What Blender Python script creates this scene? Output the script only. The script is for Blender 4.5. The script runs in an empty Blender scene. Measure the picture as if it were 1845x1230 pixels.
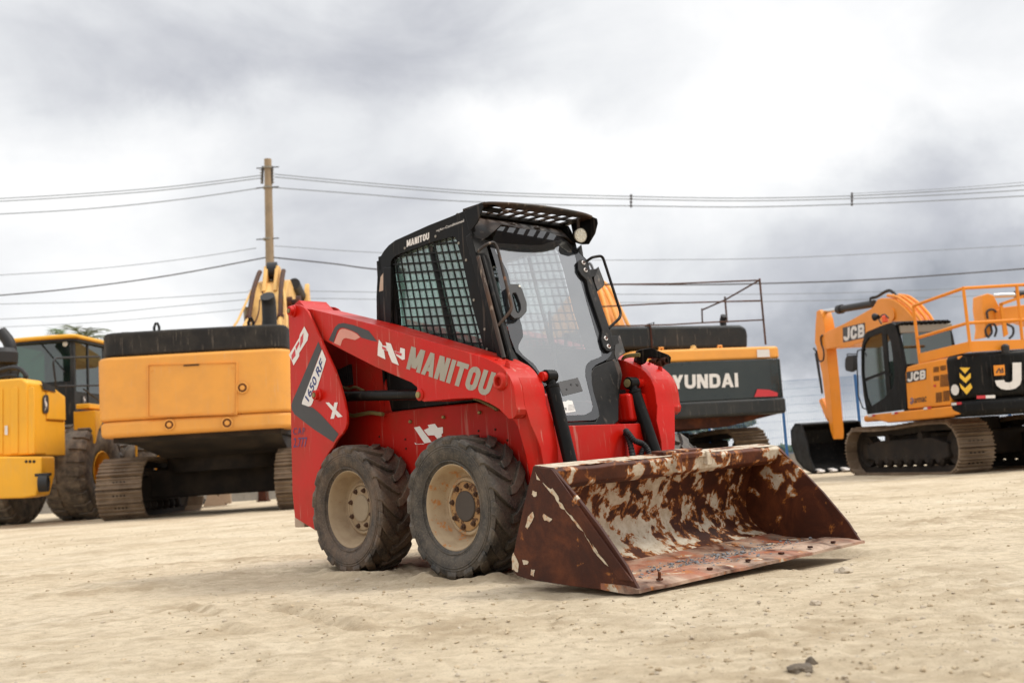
import bpy, bmesh, math, random
import numpy as np
from mathutils import Vector, Matrix
random.seed(7); np.random.seed(7)
C = bpy.context.scene.collection
R = math.radians

# ------------------------------------------------------------------ camera
PW, PH = 1845.0, 1230.0
FPX, PITCH, ROLL, CH = 1975.695, 0.1128, 0.064, 0.5777
_up = Vector((0, -math.sin(PITCH), math.cos(PITCH))); _fw = Vector((0, math.cos(PITCH), math.sin(PITCH))); _r = Vector((1, 0, 0))
CR = math.cos(ROLL)*_r - math.sin(ROLL)*_up
CU = math.sin(ROLL)*_r + math.cos(ROLL)*_up
CP = Vector((0, 0, CH))
cam = bpy.data.cameras.new('camera'); co = bpy.data.objects.new('camera', cam); C.objects.link(co)
cam.sensor_width = 36; cam.lens = FPX/PW*36; cam.clip_end = 3000; cam.clip_start = .05
m = Matrix((CR, CU, -_fw)).transposed().to_4x4(); m.translation = CP; co.matrix_world = m
cam.dof.use_dof = True; cam.dof.focus_distance = 5.6; cam.dof.aperture_fstop = 3.2
bpy.context.scene.camera = co

def pray(u, v):
    return _fw*FPX + CR*(u-PW/2) + CU*(PH/2-v)
SUNDIR = Vector((0.78, 0.05, 0.95)).normalized()

# ------------------------------------------------------------------ node helpers
def N(nt, t, **k):
    n = nt.nodes.new(t)
    for a, b in k.items():
        if a == 'i':
            for x, y in b.items(): n.inputs[x].default_value = y
        else: setattr(n, a, b)
    return n
def L(nt, a, b): nt.links.new(a, b)
def ramp(nt, fac, stops, interp='LINEAR'):
    r = N(nt, 'ShaderNodeValToRGB'); r.color_ramp.interpolation = interp
    e = r.color_ramp.elements
    while len(e) < len(stops): e.new(.5)
    for i, (p, c) in enumerate(stops):
        e[i].position = p; e[i].color = c if len(c) == 4 else (*c, 1)
    L(nt, fac, r.inputs[0]); return r.outputs[0]
def mathn(nt, op, a, b=None, clamp=False):
    n = N(nt, 'ShaderNodeMath', operation=op, use_clamp=clamp)
    for i, x in enumerate((a, b)):
        if x is None: continue
        if isinstance(x, (int, float)): n.inputs[i].default_value = x
        else: L(nt, x, n.inputs[i])
    return n.outputs[0]
def mixc(nt, f, a, b, bt='MIX'):
    n = N(nt, 'ShaderNodeMix', data_type='RGBA', blend_type=bt)
    for s, x in ((0, f), (6, a), (7, b)):
        if isinstance(x, (int, float)): n.inputs[s].default_value = x
        elif isinstance(x, tuple): n.inputs[s].default_value = x if len(x) == 4 else (*x, 1)
        else: L(nt, x, n.inputs[s])
    return n.outputs[2]

# ------------------------------------------------------------------ world: overcast sky
w = bpy.data.worlds.new('World'); bpy.context.scene.world = w; w.use_nodes = True
nt = w.node_tree; nt.nodes.clear()
tc = N(nt, 'ShaderNodeTexCoord'); D = tc.outputs['Generated']
sky = N(nt, 'ShaderNodeTexSky', sky_type='NISHITA'); sky.sun_disc = False
sky.sun_elevation = math.asin(SUNDIR.z); sky.sun_rotation = math.atan2(SUNDIR.x, SUNDIR.y)
# cloud direction distorted by noise
n1 = N(nt, 'ShaderNodeTexNoise', i={'Scale': 4.2, 'Detail': 8, 'Roughness': .60}); L(nt, D, n1.inputs['Vector'])
mp = N(nt, 'ShaderNodeMapping'); mp.inputs['Scale'].default_value = (1, 1, 2.1); L(nt, D, mp.inputs[0])
n2 = N(nt, 'ShaderNodeTexNoise', i={'Scale': 4.6, 'Detail': 8, 'Roughness': .55, 'Distortion': .4}); L(nt, mp.outputs[0], n2.inputs['Vector'])
off = N(nt, 'ShaderNodeVectorMath', operation='SUBTRACT'); L(nt, n1.outputs['Color'], off.inputs[0]); off.inputs[1].default_value = (.5, .5, .5)
sc = N(nt, 'ShaderNodeVectorMath', operation='SCALE'); L(nt, off.outputs[0], sc.inputs[0]); sc.inputs['Scale'].default_value = .26
ad = N(nt, 'ShaderNodeVectorMath', operation='ADD'); L(nt, D, ad.inputs[0]); L(nt, sc.outputs[0], ad.inputs[1])
nrm = N(nt, 'ShaderNodeVectorMath', operation='NORMALIZE'); L(nt, ad.outputs[0], nrm.inputs[0])
field = mathn(nt, 'MULTIPLY_ADD', n2.outputs['Fac'], .55); field.node.inputs[2].default_value = .36
# broad banks of darker and brighter cloud (direction, angular size, amount)
def bank(u, v, rad, amt, el=1.0):
    global field
    d = pray(u, v).normalized()
    s = N(nt, 'ShaderNodeVectorMath', operation='SUBTRACT'); L(nt, nrm.outputs[0], s.inputs[0]); s.inputs[1].default_value = d
    q = N(nt, 'ShaderNodeVectorMath', operation='MULTIPLY'); L(nt, s.outputs[0], q.inputs[0]); q.inputs[1].default_value = (1/el, 1, 1)
    l = N(nt, 'ShaderNodeVectorMath', operation='LENGTH'); L(nt, q.outputs[0], l.inputs[0])
    mr = N(nt, 'ShaderNodeMapRange', interpolation_type='SMOOTHSTEP'); L(nt, l.outputs['Value'], mr.inputs[0])
    mr.inputs[1].default_value = rad; mr.inputs[2].default_value = 0; mr.inputs[3].default_value = 0; mr.inputs[4].default_value = amt
    field = mathn(nt, 'ADD', field, mr.outputs[0])
bank(560, 90, .17, -.17, 2.6)
bank(100, 30, .14, -.08, 2.0)
bank(120, 300, .15, .16, 1.6)
bank(820, 120, .12, -.12, 2.4)
bank(1700, 330, .07, -.12, 3.0)
bank(350, 220, .06, .10, 2.0)
bank(1000, 260, .06, .12, 2.4)
bank(1230, 130, .22, .13, 1.2)
bank(1750, 200, .16, .08, 1.6)
bank(1500, 500, .14, -.26, 3.2)
bank(1750, 600, .10, -.36, 2.8)
bank(1500, 620, .07, -.30, 3.0)
bank(700, 470, .10, -.12, 2.0)
bank(600, 400, .10, -.06, 3.0)
bank(250, 640, .12, .18, 2.0)
bank(1550, 790, .03, .3, 4.0)
cl = ramp(nt, field, [(0.12, (.27, .285, .32)), (.38, (.44, .45, .485)), (.58, (.64, .65, .665)), (.78, (.79, .79, .79)), (1, (.87, .865, .855))])
sep = N(nt, 'ShaderNodeSeparateXYZ'); L(nt, D, sep.inputs[0])
zen = N(nt, 'ShaderNodeMapRange'); L(nt, sep.outputs['Z'], zen.inputs[0])
for i, x in enumerate((.42, .95, 1.0, 2.1)): zen.inputs[i+1].default_value = x
clz = N(nt, 'ShaderNodeVectorMath', operation='SCALE'); L(nt, cl, clz.inputs[0]); L(nt, zen.outputs[0], clz.inputs['Scale'])
b1 = N(nt, 'ShaderNodeBackground', i={'Strength': .05}); L(nt, sky.outputs[0], b1.inputs[0])
b2 = N(nt, 'ShaderNodeBackground', i={'Strength': 1.0}); L(nt, clz.outputs[0], b2.inputs[0])
mx = N(nt, 'ShaderNodeMixShader', i={0: .93}); L(nt, b1.outputs[0], mx.inputs[1]); L(nt, b2.outputs[0], mx.inputs[2])
wo = N(nt, 'ShaderNodeOutputWorld'); L(nt, mx.outputs[0], wo.inputs[0])

sun = bpy.data.lights.new('sun', 'SUN'); sun.energy = 1.5; sun.angle = R(12); sun.color = (1, .95, .87)
so = bpy.data.objects.new('sun', sun); C.objects.link(so); so.rotation_euler = SUNDIR.to_track_quat('Z', 'Y').to_euler()
sc_ = bpy.context.scene
sc_.view_settings.view_transform = 'Standard'; sc_.view_settings.look = 'None'; sc_.view_settings.exposure = 0.47; sc_.view_settings.gamma = 1
try:
    sc_.cycles.transparent_max_bounces = 16; sc_.cycles.max_bounces = 8
except Exception: pass

# ------------------------------------------------------------------ materials
def newmat(name):
    m = bpy.data.materials.new(name); m.use_nodes = True; nt = m.node_tree
    return m, nt, nt.nodes['Principled BSDF']
def objco(nt): return N(nt, 'ShaderNodeTexCoord').outputs['Object']
def noise(nt, scale, detail=6, rough=.55, vec=None, dist=0):
    n = N(nt, 'ShaderNodeTexNoise', i={'Scale': scale, 'Detail': detail, 'Roughness': rough, 'Distortion': dist})
    L(nt, vec or objco(nt), n.inputs['Vector']); return n.outputs['Fac']
def bump(nt, b, h, strength=.3, dist=.01):
    n = N(nt, 'ShaderNodeBump', i={'Strength': strength, 'Distance': dist}); L(nt, h, n.inputs['Height']); L(nt, n.outputs[0], b.inputs['Normal'])
def paint(name, col, dirt=(.30, .24, .17), amt=.5, rough=.38, scale=3.0, streak=True, chips=None, coat=0.0, metallic=0, chipamt=.70, spec=.36):
    m, nt, b = newmat(name); v = objco(nt)
    n = noise(nt, scale, 7, .6, v)
    f = ramp(nt, n, [(.42, (0, 0, 0)), (.78, (1, 1, 1))])
    c = mixc(nt, mathn(nt, 'MULTIPLY', f, amt), col, dirt)
    nb = noise(nt, 1.3, 3, .5, v)
    c = mixc(nt, mathn(nt, 'MULTIPLY', nb, .35), c, tuple(x*.72 for x in col))
    if streak:
        mpn = N(nt, 'ShaderNodeMapping'); mpn.inputs['Scale'].default_value = (38, 38, 2.2); L(nt, v, mpn.inputs[0])
        s = noise(nt, 1, 4, .6, mpn.outputs[0]); s = ramp(nt, s, [(.60, (0, 0, 0)), (.74, (1, 1, 1))])
        s = mathn(nt, 'MULTIPLY', s, mathn(nt, 'MULTIPLY_ADD', f, .7)); s.node.inputs[1].default_value = 1.0; c = mixc(nt, mathn(nt, 'MULTIPLY', s, amt*.8), c, (.58, .46, .36))
    sp = noise(nt, 95, 2, .5, v); sp = ramp(nt, sp, [(.70, (0, 0, 0)), (.75, (1, 1, 1))])
    c = mixc(nt, mathn(nt, 'MULTIPLY', sp, amt*.8), c, dirt)
    if chips:
        k = noise(nt, 11, 9, .72, v); k = ramp(nt, k, [(chipamt-.03, (0, 0, 0)), (chipamt, (1, 1, 1))]); c = mixc(nt, k, c, chips)
    L(nt, c, b.inputs['Base Color'])
    r = N(nt, 'ShaderNodeMapRange'); L(nt, f, r.inputs[0]); r.inputs[3].default_value = rough; r.inputs[4].default_value = min(1, rough+.3)
    L(nt, r.outputs[0], b.inputs['Roughness']); b.inputs['Metallic'].default_value = metallic
    b.inputs['Coat Weight'].default_value = coat; b.inputs['Specular IOR Level'].default_value = spec
    bump(nt, b, noise(nt, 9, 4, .6, v), .12, .01)
    return m
def flat(name, col, rough=.6, metallic=0, v=.12, scale=30):
    m, nt, b = newmat(name); n = noise(nt, scale, 5)
    c = mixc(nt, n, tuple(x*(1-v) for x in col), tuple(min(1, x*(1+v)) for x in col)); L(nt, c, b.inputs['Base Color'])
    b.inputs['Roughness'].default_value = rough; b.inputs['Metallic'].default_value = metallic
    return m
def glassmat(name, tint, haze=.1, hazecol=(.8, .82, .85), refl=.18, scratch=False):
    m = bpy.data.materials.new(name); m.use_nodes = True; nt = m.node_tree; nt.nodes.clear()
    o = N(nt, 'ShaderNodeOutputMaterial'); t = N(nt, 'ShaderNodeBsdfTransparent'); t.inputs[0].default_value = (*tint, 1)
    d = N(nt, 'ShaderNodeBsdfDiffuse'); d.inputs[0].default_value = (*hazecol, 1)
    g = N(nt, 'ShaderNodeBsdfGlossy', i={'Roughness': .03}); g.inputs[0].default_value = (1, 1, 1, 1)
    v = objco(nt); n = noise(nt, 4, 6, .6, v)
    if scratch:
        mpn = N(nt, 'ShaderNodeMapping'); mpn.inputs['Scale'].default_value = (60, 60, 5); L(nt, v, mpn.inputs[0])
        s = ramp(nt, noise(nt, 1, 5, .7, mpn.outputs[0]), [(.5, (0, 0, 0)), (.8, (1, 1, 1))]); n = mathn(nt, 'ADD', n, s)
    f = mathn(nt, 'MULTIPLY', n, haze*2, True)
    m1 = N(nt, 'ShaderNodeMixShader'); L(nt, f, m1.inputs[0]); L(nt, t.outputs[0], m1.inputs[1]); L(nt, d.outputs[0], m1.inputs[2])
    fr = N(nt, 'ShaderNodeLayerWeight', i={'Blend': .35}); ff = mathn(nt, 'MULTIPLY_ADD', fr.outputs['Fresnel'], .8, True); ff.node.inputs[2].default_value = refl
    m2 = N(nt, 'ShaderNodeMixShader'); L(nt, ff, m2.inputs[0]); L(nt, m1.outputs[0], m2.inputs[1]); L(nt, g.outputs[0], m2.inputs[2])
    L(nt, m2.outputs[0], o.inputs[0]); return m

def rustmat(name, peel=.5, red=False, sc=8.5):
    """old rusted steel with islands of pale paint / dried mud"""
    m, nt, b = newmat(name); v = objco(nt)
    base = ramp(nt, noise(nt, 3.5, 9, .68, v, .6), [(.28, (.020, .0055, .003)), (.48, (.052, .012, .004)), (.64, (.115, .029, .008)), (.84, (.32, .10, .02))])
    if red:
        base = mixc(nt, ramp(nt, noise(nt, 5, 6, .6, v, .5), [(.32, (0, 0, 0)), (.60, (.9, .9, .9))]), base, (.52, .37, .27))
        base = mixc(nt, ramp(nt, noise(nt, 2.2, 6, .6, v, 1.5), [(.48, (0, 0, 0)), (.66, (.75, .75, .75))]), base, (.36, .095, .04))
    pn = noise(nt, sc, 13, .64, v, .30); big = noise(nt, 2.1, 3, .5, v)
    pn = mathn(nt, 'ADD', mathn(nt, 'MULTIPLY', pn, .7), mathn(nt, 'MULTIPLY', big, .3))
    rim = ramp(nt, pn, [(peel-.045, (0, 0, 0)), (peel-.008, (1, 1, 1))])
    isl = ramp(nt, pn, [(peel-.004, (0, 0, 0)), (peel+.004, (1, 1, 1))])
    c = mixc(nt, mathn(nt, 'MULTIPLY', rim, .85), base, (.42, .145, .028))
    pc = ramp(nt, noise(nt, 22, 6, .6, v), [(.3, (.40, .31, .21)), (.65, (.60, .53, .42))])
    c = mixc(nt, isl, c, pc)
    sp = noise(nt, 60, 4, .7, v); c = mixc(nt, ramp(nt, sp, [(.58, (0, 0, 0)), (.7, (.5, .5, .5))]), c, (.06, .016, .008))
    L(nt, c, b.inputs['Base Color'])
    b.inputs['Roughness'].default_value = .6; b.inputs['Specular IOR Level'].default_value = .28
    h = mathn(nt, 'ADD', mathn(nt, 'MULTIPLY', isl, .5), mathn(nt, 'MULTIPLY', noise(nt, 40, 6, .7, v), .5)); bump(nt, b, h, .5, .006)
    return m

def tyremat(name, col, dust, amt):
    m, nt, b = newmat(name); v = objco(nt)
    n = noise(nt, 6, 8, .65, v); f = ramp(nt, n, [(.38, (0, 0, 0)), (.70, (1, 1, 1))])
    c = mixc(nt, mathn(nt, 'MULTIPLY', f, amt), col, dust)
    geo = N(nt, 'ShaderNodeNewGeometry'); pt = ramp(nt, geo.outputs['Pointiness'], [(.44, (1, 1, 1)), (.5, (0, 0, 0))])
    c = mixc(nt, mathn(nt, 'MULTIPLY', pt, .8), c, dust)
    c = mixc(nt, ramp(nt, noise(nt, 90, 3, .6, v), [(.5, (0, 0, 0)), (.75, (.28, .28, .28))]), c, (.30, .25, .19))
    L(nt, c, b.inputs['Base Color']); b.inputs['Roughness'].default_value = .62
    bump(nt, b, noise(nt, 120, 4, .7, v), .35, .003)
    return m

M = {}
M['red'] = paint('red_paint', (.54, .010, .004), (.27, .07, .04), .62, .33, 2.8, chips=(.14, .05, .03), chipamt=.745, spec=.20)
M['red_side'] = paint('red_paint_dusty_shaded', (.42, .011, .006), (.17, .05, .024), .70, .50, 3.5, spec=.15, chips=(.12, .05, .03), chipamt=.74)  # dustier red; the flank's shade is also put into the darker base
M['black'] = paint('black_paint', (.006, .0055, .005), (.045, .034, .025), .22, .33, 5, chips=(.16, .075, .03), chipamt=.72, spec=.13)
M['blackp'] = paint('black_plain', (.007, .007, .007), (.04, .034, .028), .25, .42, 5, spec=.14)
M['visor'] = paint('rusty_black_paint', (.016, .014, .012), (.13, .055, .02), .85, .5, 2.2, chips=(.20, .08, .03), chipamt=.66)
M['rubber'] = flat('rubber', (.010, .010, .010), .6)
M['steel'] = flat('worn_steel', (.28, .25, .20), .4, .6)
M['brass'] = paint('bolt_metal', (.30, .24, .10), (.12, .09, .05), .6, .45, 20, False, metallic=.5)
M['rim'] = paint('cream_rim_paint', (.46, .345, .215), (.23, .125, .06), .95, .55, 6, False, chips=(.44, .19, .06), chipamt=.585)
M['rim_old'] = paint('dusty_rim_paint', (.37, .27, .165), (.19, .115, .065), .95, .6, 6, False, chips=(.30, .17, .08), chipamt=.64)
M['hub_cap'] = flat('hub_dark', (.06, .045, .035), .6)
M['hub_cap2'] = flat('hub_dusty', (.30, .23, .15), .7)
M['tyre'] = tyremat('tyre_grey', (.017, .015, .013), (.24, .185, .13), .50)
M['tyre2'] = tyremat('tyre_muddy', (.024, .017, .012), (.20, .125, .075), .75)
M['grey_dec'] = flat('decal_grey', (.33, .30, .24), .5, 0, .15, 8)
M['dark_dec'] = flat('decal_black', (.035, .032, .032), .45, 0, .25, 12)
M['white_dec'] = flat('decal_white', (.72, .68, .64), .45, 0, .08, 12)
M['pink_dec'] = flat('decal_faded', (.62, .26, .20), .5, 0, .1, 12)
M['red_dec'] = flat('decal_red', (.55, .03, .04), .45)
M['blue_dec'] = flat('decal_blue', (.02, .035, .16), .5)
M['stencil'] = flat('stencil_blue', (.05, .035, .12), .6)
M['bucket'] = rustmat('bucket_rust', .66)
M['bucket_in'] = rustmat('bucket_rust_inside', .53, sc=12.5)
M['bucket_farside'] = rustmat('bucket_rust_far_side', .60)
M['bucket_top'] = rustmat('bucket_rust_top', .56)
M['bucket_topface'] = rustmat('bucket_top_face', .475)
M['bucket_floor'] = rustmat('bucket_floor', .60, True)
M['rusty'] = rustmat('rusty_iron', .72)
M['sideglass'] = glassmat('tinted_side_glass', (.74, .88, .83), .14, (.62, .78, .72), .05)
M['doorglass'] = glassmat('door_glass', (.95, .98, 1.0), .045, (.84, .89, .94), .25)
M['farglass'] = glassmat('clear_side_glass', (.93, .97, .97), .05, (.8, .85, .86), .03)
M['frit'] = glassmat('door_glass_border', (.05, .055, .065), .25, (.06, .06, .065), .05)
M['cabin'] = flat('cabin_plastic', (.014, .013, .013), .6)
M['lens'] = flat('lamp_lens', (.70, .68, .60), .15)
M['hoseg'] = flat('olive_hose', (.17, .13, .045), .6)
M['yellow'] = paint('yellow_paint_plain', (.86, .385, .075), (.46, .24, .10), .42, .45, 1.6, chips=(.30, .13, .05), chipamt=.76, spec=.3)
M['jdyel'] = paint('yellow_paint_bright', (.92, .45, .030), (.42, .26, .09), .30, .35, 1.5)
M['boomyel'] = paint('faded_boom_yellow', (.80, .47, .14), (.36, .16, .07), .7, .5, 1.6, chips=(.28, .12, .06), chipamt=.66)
M['orange'] = paint('orange_paint', (.86, .29, .022), (.42, .2, .06), .25, .35, 1.3)
M['hyor'] = paint('band_orange', (.88, .38, .07), (.42, .22, .08), .4, .4, 1.3)
M['dkgrey'] = paint('dark_grey_paint', (.024, .027, .029), (.10, .09, .075), .5, .42, 1.6, spec=.2)
M['grgreen'] = paint('green_grey_paint', (.018, .027, .028), (.07, .08, .075), .35, .25, 1.2, streak=False, coat=.3)
M['rubbed'] = paint('faded_black_cover', (.022, .020, .019), (.10, .085, .07), .55, .6, 2, spec=.2)
M['under'] = paint('undercarriage_dirt', (.020, .015, .012), (.11, .08, .055), .6, .8, 2.5, streak=False)
M['track'] = paint('track_steel', (.17, .115, .072), (.40, .30, .21), .9, .62, 3.0, streak=False, metallic=0)
M['railor'] = paint('orange_rail', (.80, .26, .015), (.5, .2, .05), .2, .45, 4, False)
M['railru'] = paint('rusty_rail', (.06, .03, .02), (.20, .08, .035), .7, .7, 8, False)
M['bigtyre'] = tyremat('big_tyre', (.060, .052, .044), (.27, .215, .155), .95)
M['winglass'] = glassmat('machine_window', (.12, .24, .17), .10, (.06, .13, .10), .08)
M['wood'] = paint('weathered_pole', (.34, .25, .16), (.18, .14, .10), .6, .85, 3)
M['wire'] = flat('cable_grey', (.22, .24, .26), .7)
M['wired'] = flat('cable_dark', (.06, .055, .055), .7)
M['fenceblue'] = flat('fence_blue', (.02, .11, .30), .5)
M['fencewire'] = flat('fence_wire', (.10, .20, .36), .5, .0)
M['block'] = paint('concrete_block', (.36, .33, .29), (.22, .20, .17), .6, .9, 3, streak=False)
M['palebeige'] = paint('pale_beige_steel', (.52, .40, .30), (.3, .2, .14), .5, .7, 3, streak=False)
M['leaf'] = flat('leaf_green', (.075, .12, .03), .6, 0, .5, 4)
M['leafd'] = flat('leaf_dull', (.10, .12, .05), .6, 0, .4, 4)
M['trunk'] = flat('trunk', (.14, .10, .07), .9)

# ------------------------------------------------------------------ frames and mesh building
class Fr:
    """a vehicle's own frame: origin on the ground, local axes x,y, z up, optional cross tilt"""
    def __init__(s, x, y, ang, tilt=0):
        s.o = Vector((x, y, 0)); s.a = ang; s.m = Matrix.Rotation(ang, 3, 'Z') @ Matrix.Rotation(tilt, 3, 'X'); s.tilt = tilt
    def pl(s, u, v, n, c):
        n = Vector(n); mi = s.m.transposed(); o = mi @ (CP-s.o); d = mi @ pray(u, v)
        t = (c-n.dot(o))/n.dot(d); return o+d*t
    def x(s, u, v, c): return s.pl(u, v, (1, 0, 0), c)
    def y(s, u, v, c): return s.pl(u, v, (0, 1, 0), c)
    def z(s, u, v, c): return s.pl(u, v, (0, 0, 1), c)
    def rootobj(s, name, label, cat, group=None):
        e = bpy.data.objects.new(name, None); C.objects.link(e); e.empty_display_size = .3
        e.matrix_world = Matrix.Translation(s.o) @ s.m.to_4x4()
        e['label'] = label; e['category'] = cat
        if group: e['group'] = group
        return e

class MB:
    def __init__(s): s.v = []; s.f = []
    def add(s, vs, fs):
        b = len(s.v); s.v += [tuple(x) for x in vs]; s.f += [tuple(i+b for i in f) for f in fs]; return s
    def box(s, x0, x1, y0, y1, z0, z1, rot=None, at=None):
        vs = [Vector((x, y, z)) for z in (z0, z1) for x, y in ((x0, y0), (x1, y0), (x1, y1), (x0, y1))]
        if rot is not None: vs = [rot @ q for q in vs]
        if at is not None: vs = [q+Vector(at) for q in vs]
        return s.add(vs, [(3, 2, 1, 0), (4, 5, 6, 7), (0, 1, 5, 4), (1, 2, 6, 5), (2, 3, 7, 6), (3, 0, 4, 7)])
    def prism(s, pts, d):
        """closed planar polygon (3d points) extruded along vector d"""
        d = Vector(d); p = [Vector(q) for q in pts]; n = len(p)
        a = Vector()
        for i in range(n): a += p[i].cross(p[(i+1) % n])
        if a.dot(d) > 0: p = p[::-1]
        vs = p+[q+d for q in p]
        fs = [tuple(range(n)), tuple(range(2*n-1, n-1, -1))]+[(i, i+n, (i+1) % n+n, (i+1) % n) for i in range(n)]
        return s.add(vs, fs)
    def sheet(s, pts): return s.add(pts, [tuple(range(len(pts)))])
    def loft(s, rings, caps=True, closed=True):
        n = len(rings[0]); vs = [q for r in rings for q in r]; fs = []
        for k in range(len(rings)-1):
            for i in range(n if closed else n-1):
                j = (i+1) % n; fs.append((k*n+i, k*n+j, (k+1)*n+j, (k+1)*n+i))
        if caps: fs += [tuple(range(n-1, -1, -1)), tuple(range((len(rings)-1)*n, len(rings)*n))]
        return s.add(vs, fs)
    def tube(s, path, r, n=10, caps=True):
        P = [Vector(q) for q in path]; rr = r if isinstance(r, (list, tuple)) else [r]*len(P); rings = []
        t0 = (P[1]-P[0]).normalized(); up = Vector((0, 0, 1)) if abs(t0.z) < .9 else Vector((1, 0, 0))
        u = t0.cross(up).normalized()
        for i, q in enumerate(P):
            t = ((P[min(i+1, len(P)-1)]-q).normalized()+(q-P[max(i-1, 0)]).normalized()).normalized()
            u = (u-t*u.dot(t)).normalized(); w_ = t.cross(u)
            rings.append([q+(u*math.cos(2*math.pi*k/n)+w_*math.sin(2*math.pi*k/n))*rr[i] for k in range(n)])
        return s.loft(rings, caps)
    def lathe(s, prof, c, ax, n=40, caps=False):
        """profile (radius, offset along ax) about c"""
        ax = Vector(ax).normalized(); u = ax.orthogonal().normalized(); w_ = ax.cross(u); c = Vector(c)
        rings = [[c+ax*h+(u*math.cos(2*math.pi*k/n)+w_*math.sin(2*math.pi*k/n))*max(r, 1e-5) for k in range(n)] for r, h in prof]
        return s.loft(rings, caps)
    def cyl(s, a, b, r, n=16): return s.tube([a, b], r, n)
    def build(s, name, mat, parent=None, bev=0, seg=2, smooth=True, sharp=35, label=None, tri=False):
        me = bpy.data.meshes.new(name); me.from_pydata(s.v, [], s.f); me.update()
        bm = bmesh.new(); bm.from_mesh(me); bmesh.ops.recalc_face_normals(bm, faces=bm.faces)
        if tri: bmesh.ops.triangulate(bm, faces=[f for f in bm.faces if len(f.verts) > 4])
        bm.to_mesh(me); bm.free()
        mats = mat if isinstance(mat, (list, tuple)) else [mat]
        for k in mats: me.materials.append(k)
        if smooth:
            me.polygons.foreach_set('use_smooth', [True]*len(me.polygons)); me.set_sharp_from_angle(angle=R(sharp))
        o = bpy.data.objects.new(name, me); C.objects.link(o)
        if parent: o.parent = parent
        if bev:
            b = o.modifiers.new('bevel', 'BEVEL'); b.width = bev; b.segments = seg; b.limit_method = 'ANGLE'; b.angle_limit = R(35); b.harden_normals = True
        if label: o['label'] = label
        return o
def tag(o, label, cat, group=None, kind=None):
    o['label'] = label
    if cat: o['category'] = cat
    if group: o['group'] = group
    if kind: o['kind'] = kind
    return o
def fillet(path, r=.04, n=5):
    P = [Vector(q) for q in path]; out = [P[0]]
    for i in range(1, len(P)-1):
        a = P[i-1]-P[i]; b = P[i+1]-P[i]; d = min(r, a.length*.45, b.length*.45); p0 = P[i]+a.normalized()*d; p1 = P[i]+b.normalized()*d
        for k in range(n+1):
            t = k/n; out.append(p0*(1-t)**2+P[i]*2*t*(1-t)+p1*t*t)
    return out+[P[-1]]
def catmull(pts, n=6):
    P = [Vector(q) for q in pts]; P = [P[0]*2-P[1]]+P+[P[-1]*2-P[-2]]; out = []
    for i in range(1, len(P)-2):
        for k in range(n):
            t = k/n; a, b, c, d = P[i-1:i+3]
            out.append(.5*((2*b)+(c-a)*t+(2*a-5*b+4*c-d)*t*t+(3*b-a-3*c+d)*t**3))
    return out+[P[-2]]

# ------------------------------------------------------------------ lettering: built in font turned into flat meshes laid on a surface
_tc = {}
def glyphs(txt, bold=.0, sx=1, gap=1.0):
    k = (txt, bold, gap)
    if k in _tc: return _tc[k]
    cu = bpy.data.curves.new('t', 'FONT'); cu.body = txt; cu.offset = bold; cu.space_character = gap; cu.resolution_u = 4; cu.fill_mode = 'FRONT'
    o = bpy.data.objects.new('t', cu); C.objects.link(o); bpy.context.view_layer.update()
    dg = bpy.context.evaluated_depsgraph_get(); me = bpy.data.meshes.new_from_object(o.evaluated_get(dg))
    vs = np.array([v.co[:2] for v in me.vertices]); fs = [tuple(p.vertices) for p in me.polygons]
    vs = (vs-vs.min(0))/(vs.max(0)-vs.min(0))
    C.objects.unlink(o); bpy.data.objects.remove(o); bpy.data.curves.remove(cu); bpy.data.meshes.remove(me)
    _tc[k] = (vs, fs); return _tc[k]
def letter(name, txt, quad, off, mat, parent, bold=.0, gap=1.0):
    """quad: bottom-left, bottom-right, top-right, top-left (3d local points)"""
    vs, fs = glyphs(txt, bold, 1, gap); bl, br, tr, tl = [Vector(q) for q in quad]; off = Vector(off)
    P = [bl*(1-x)*(1-y)+br*x*(1-y)+tr*x*y+tl*(1-x)*y+off for x, y in vs]
    mb = MB(); mb.add(P, fs); return mb.build(name, mat, parent, smooth=False)
def decal(name, pts, off, mat, parent):
    mb = MB(); mb.sheet([Vector(q)+Vector(off) for q in pts]); return mb.build(name, mat, parent, smooth=False, tri=True)

def _strip(P, t, closed):
    n = len(P); out = []; h = t/2
    def off(i):
        p = P[i]
        a = P[(i-1) % n] if (closed or i > 0) else None; c = P[(i+1) % n] if (closed or i < n-1) else None
        def nn(u, v): d = (v[0]-u[0], v[1]-u[1]); l = math.hypot(*d); return (-d[1]/l, d[0]/l)
        n1 = nn(a, p) if a else None; n2 = nn(p, c) if c else None; n1 = n1 or n2; n2 = n2 or n1
        m = (n1[0]+n2[0], n1[1]+n2[1]); l = (m[0]*n1[0]+m[1]*n1[1]); m = (m[0]/l, m[1]/l)
        return (p[0]+m[0]*h, p[1]+m[1]*h), (p[0]-m[0]*h, p[1]-m[1]*h)
    O = [off(i) for i in range(n)]
    return [[O[i][0], O[(i+1) % n][0], O[(i+1) % n][1], O[i][1]] for i in range(n if closed else n-1)]
def _rc(x0, y0, x1, y1, r):
    P = []
    for cx_, cy_, a0 in ((x1-r, y1-r, 0), (x0+r, y1-r, 90), (x0+r, y0+r, 180), (x1-r, y0+r, 270)):
        for k in range(4): a = math.radians(a0+30*k); P.append((cx_+r*math.cos(a), cy_+r*math.sin(a)))
    return P
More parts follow.
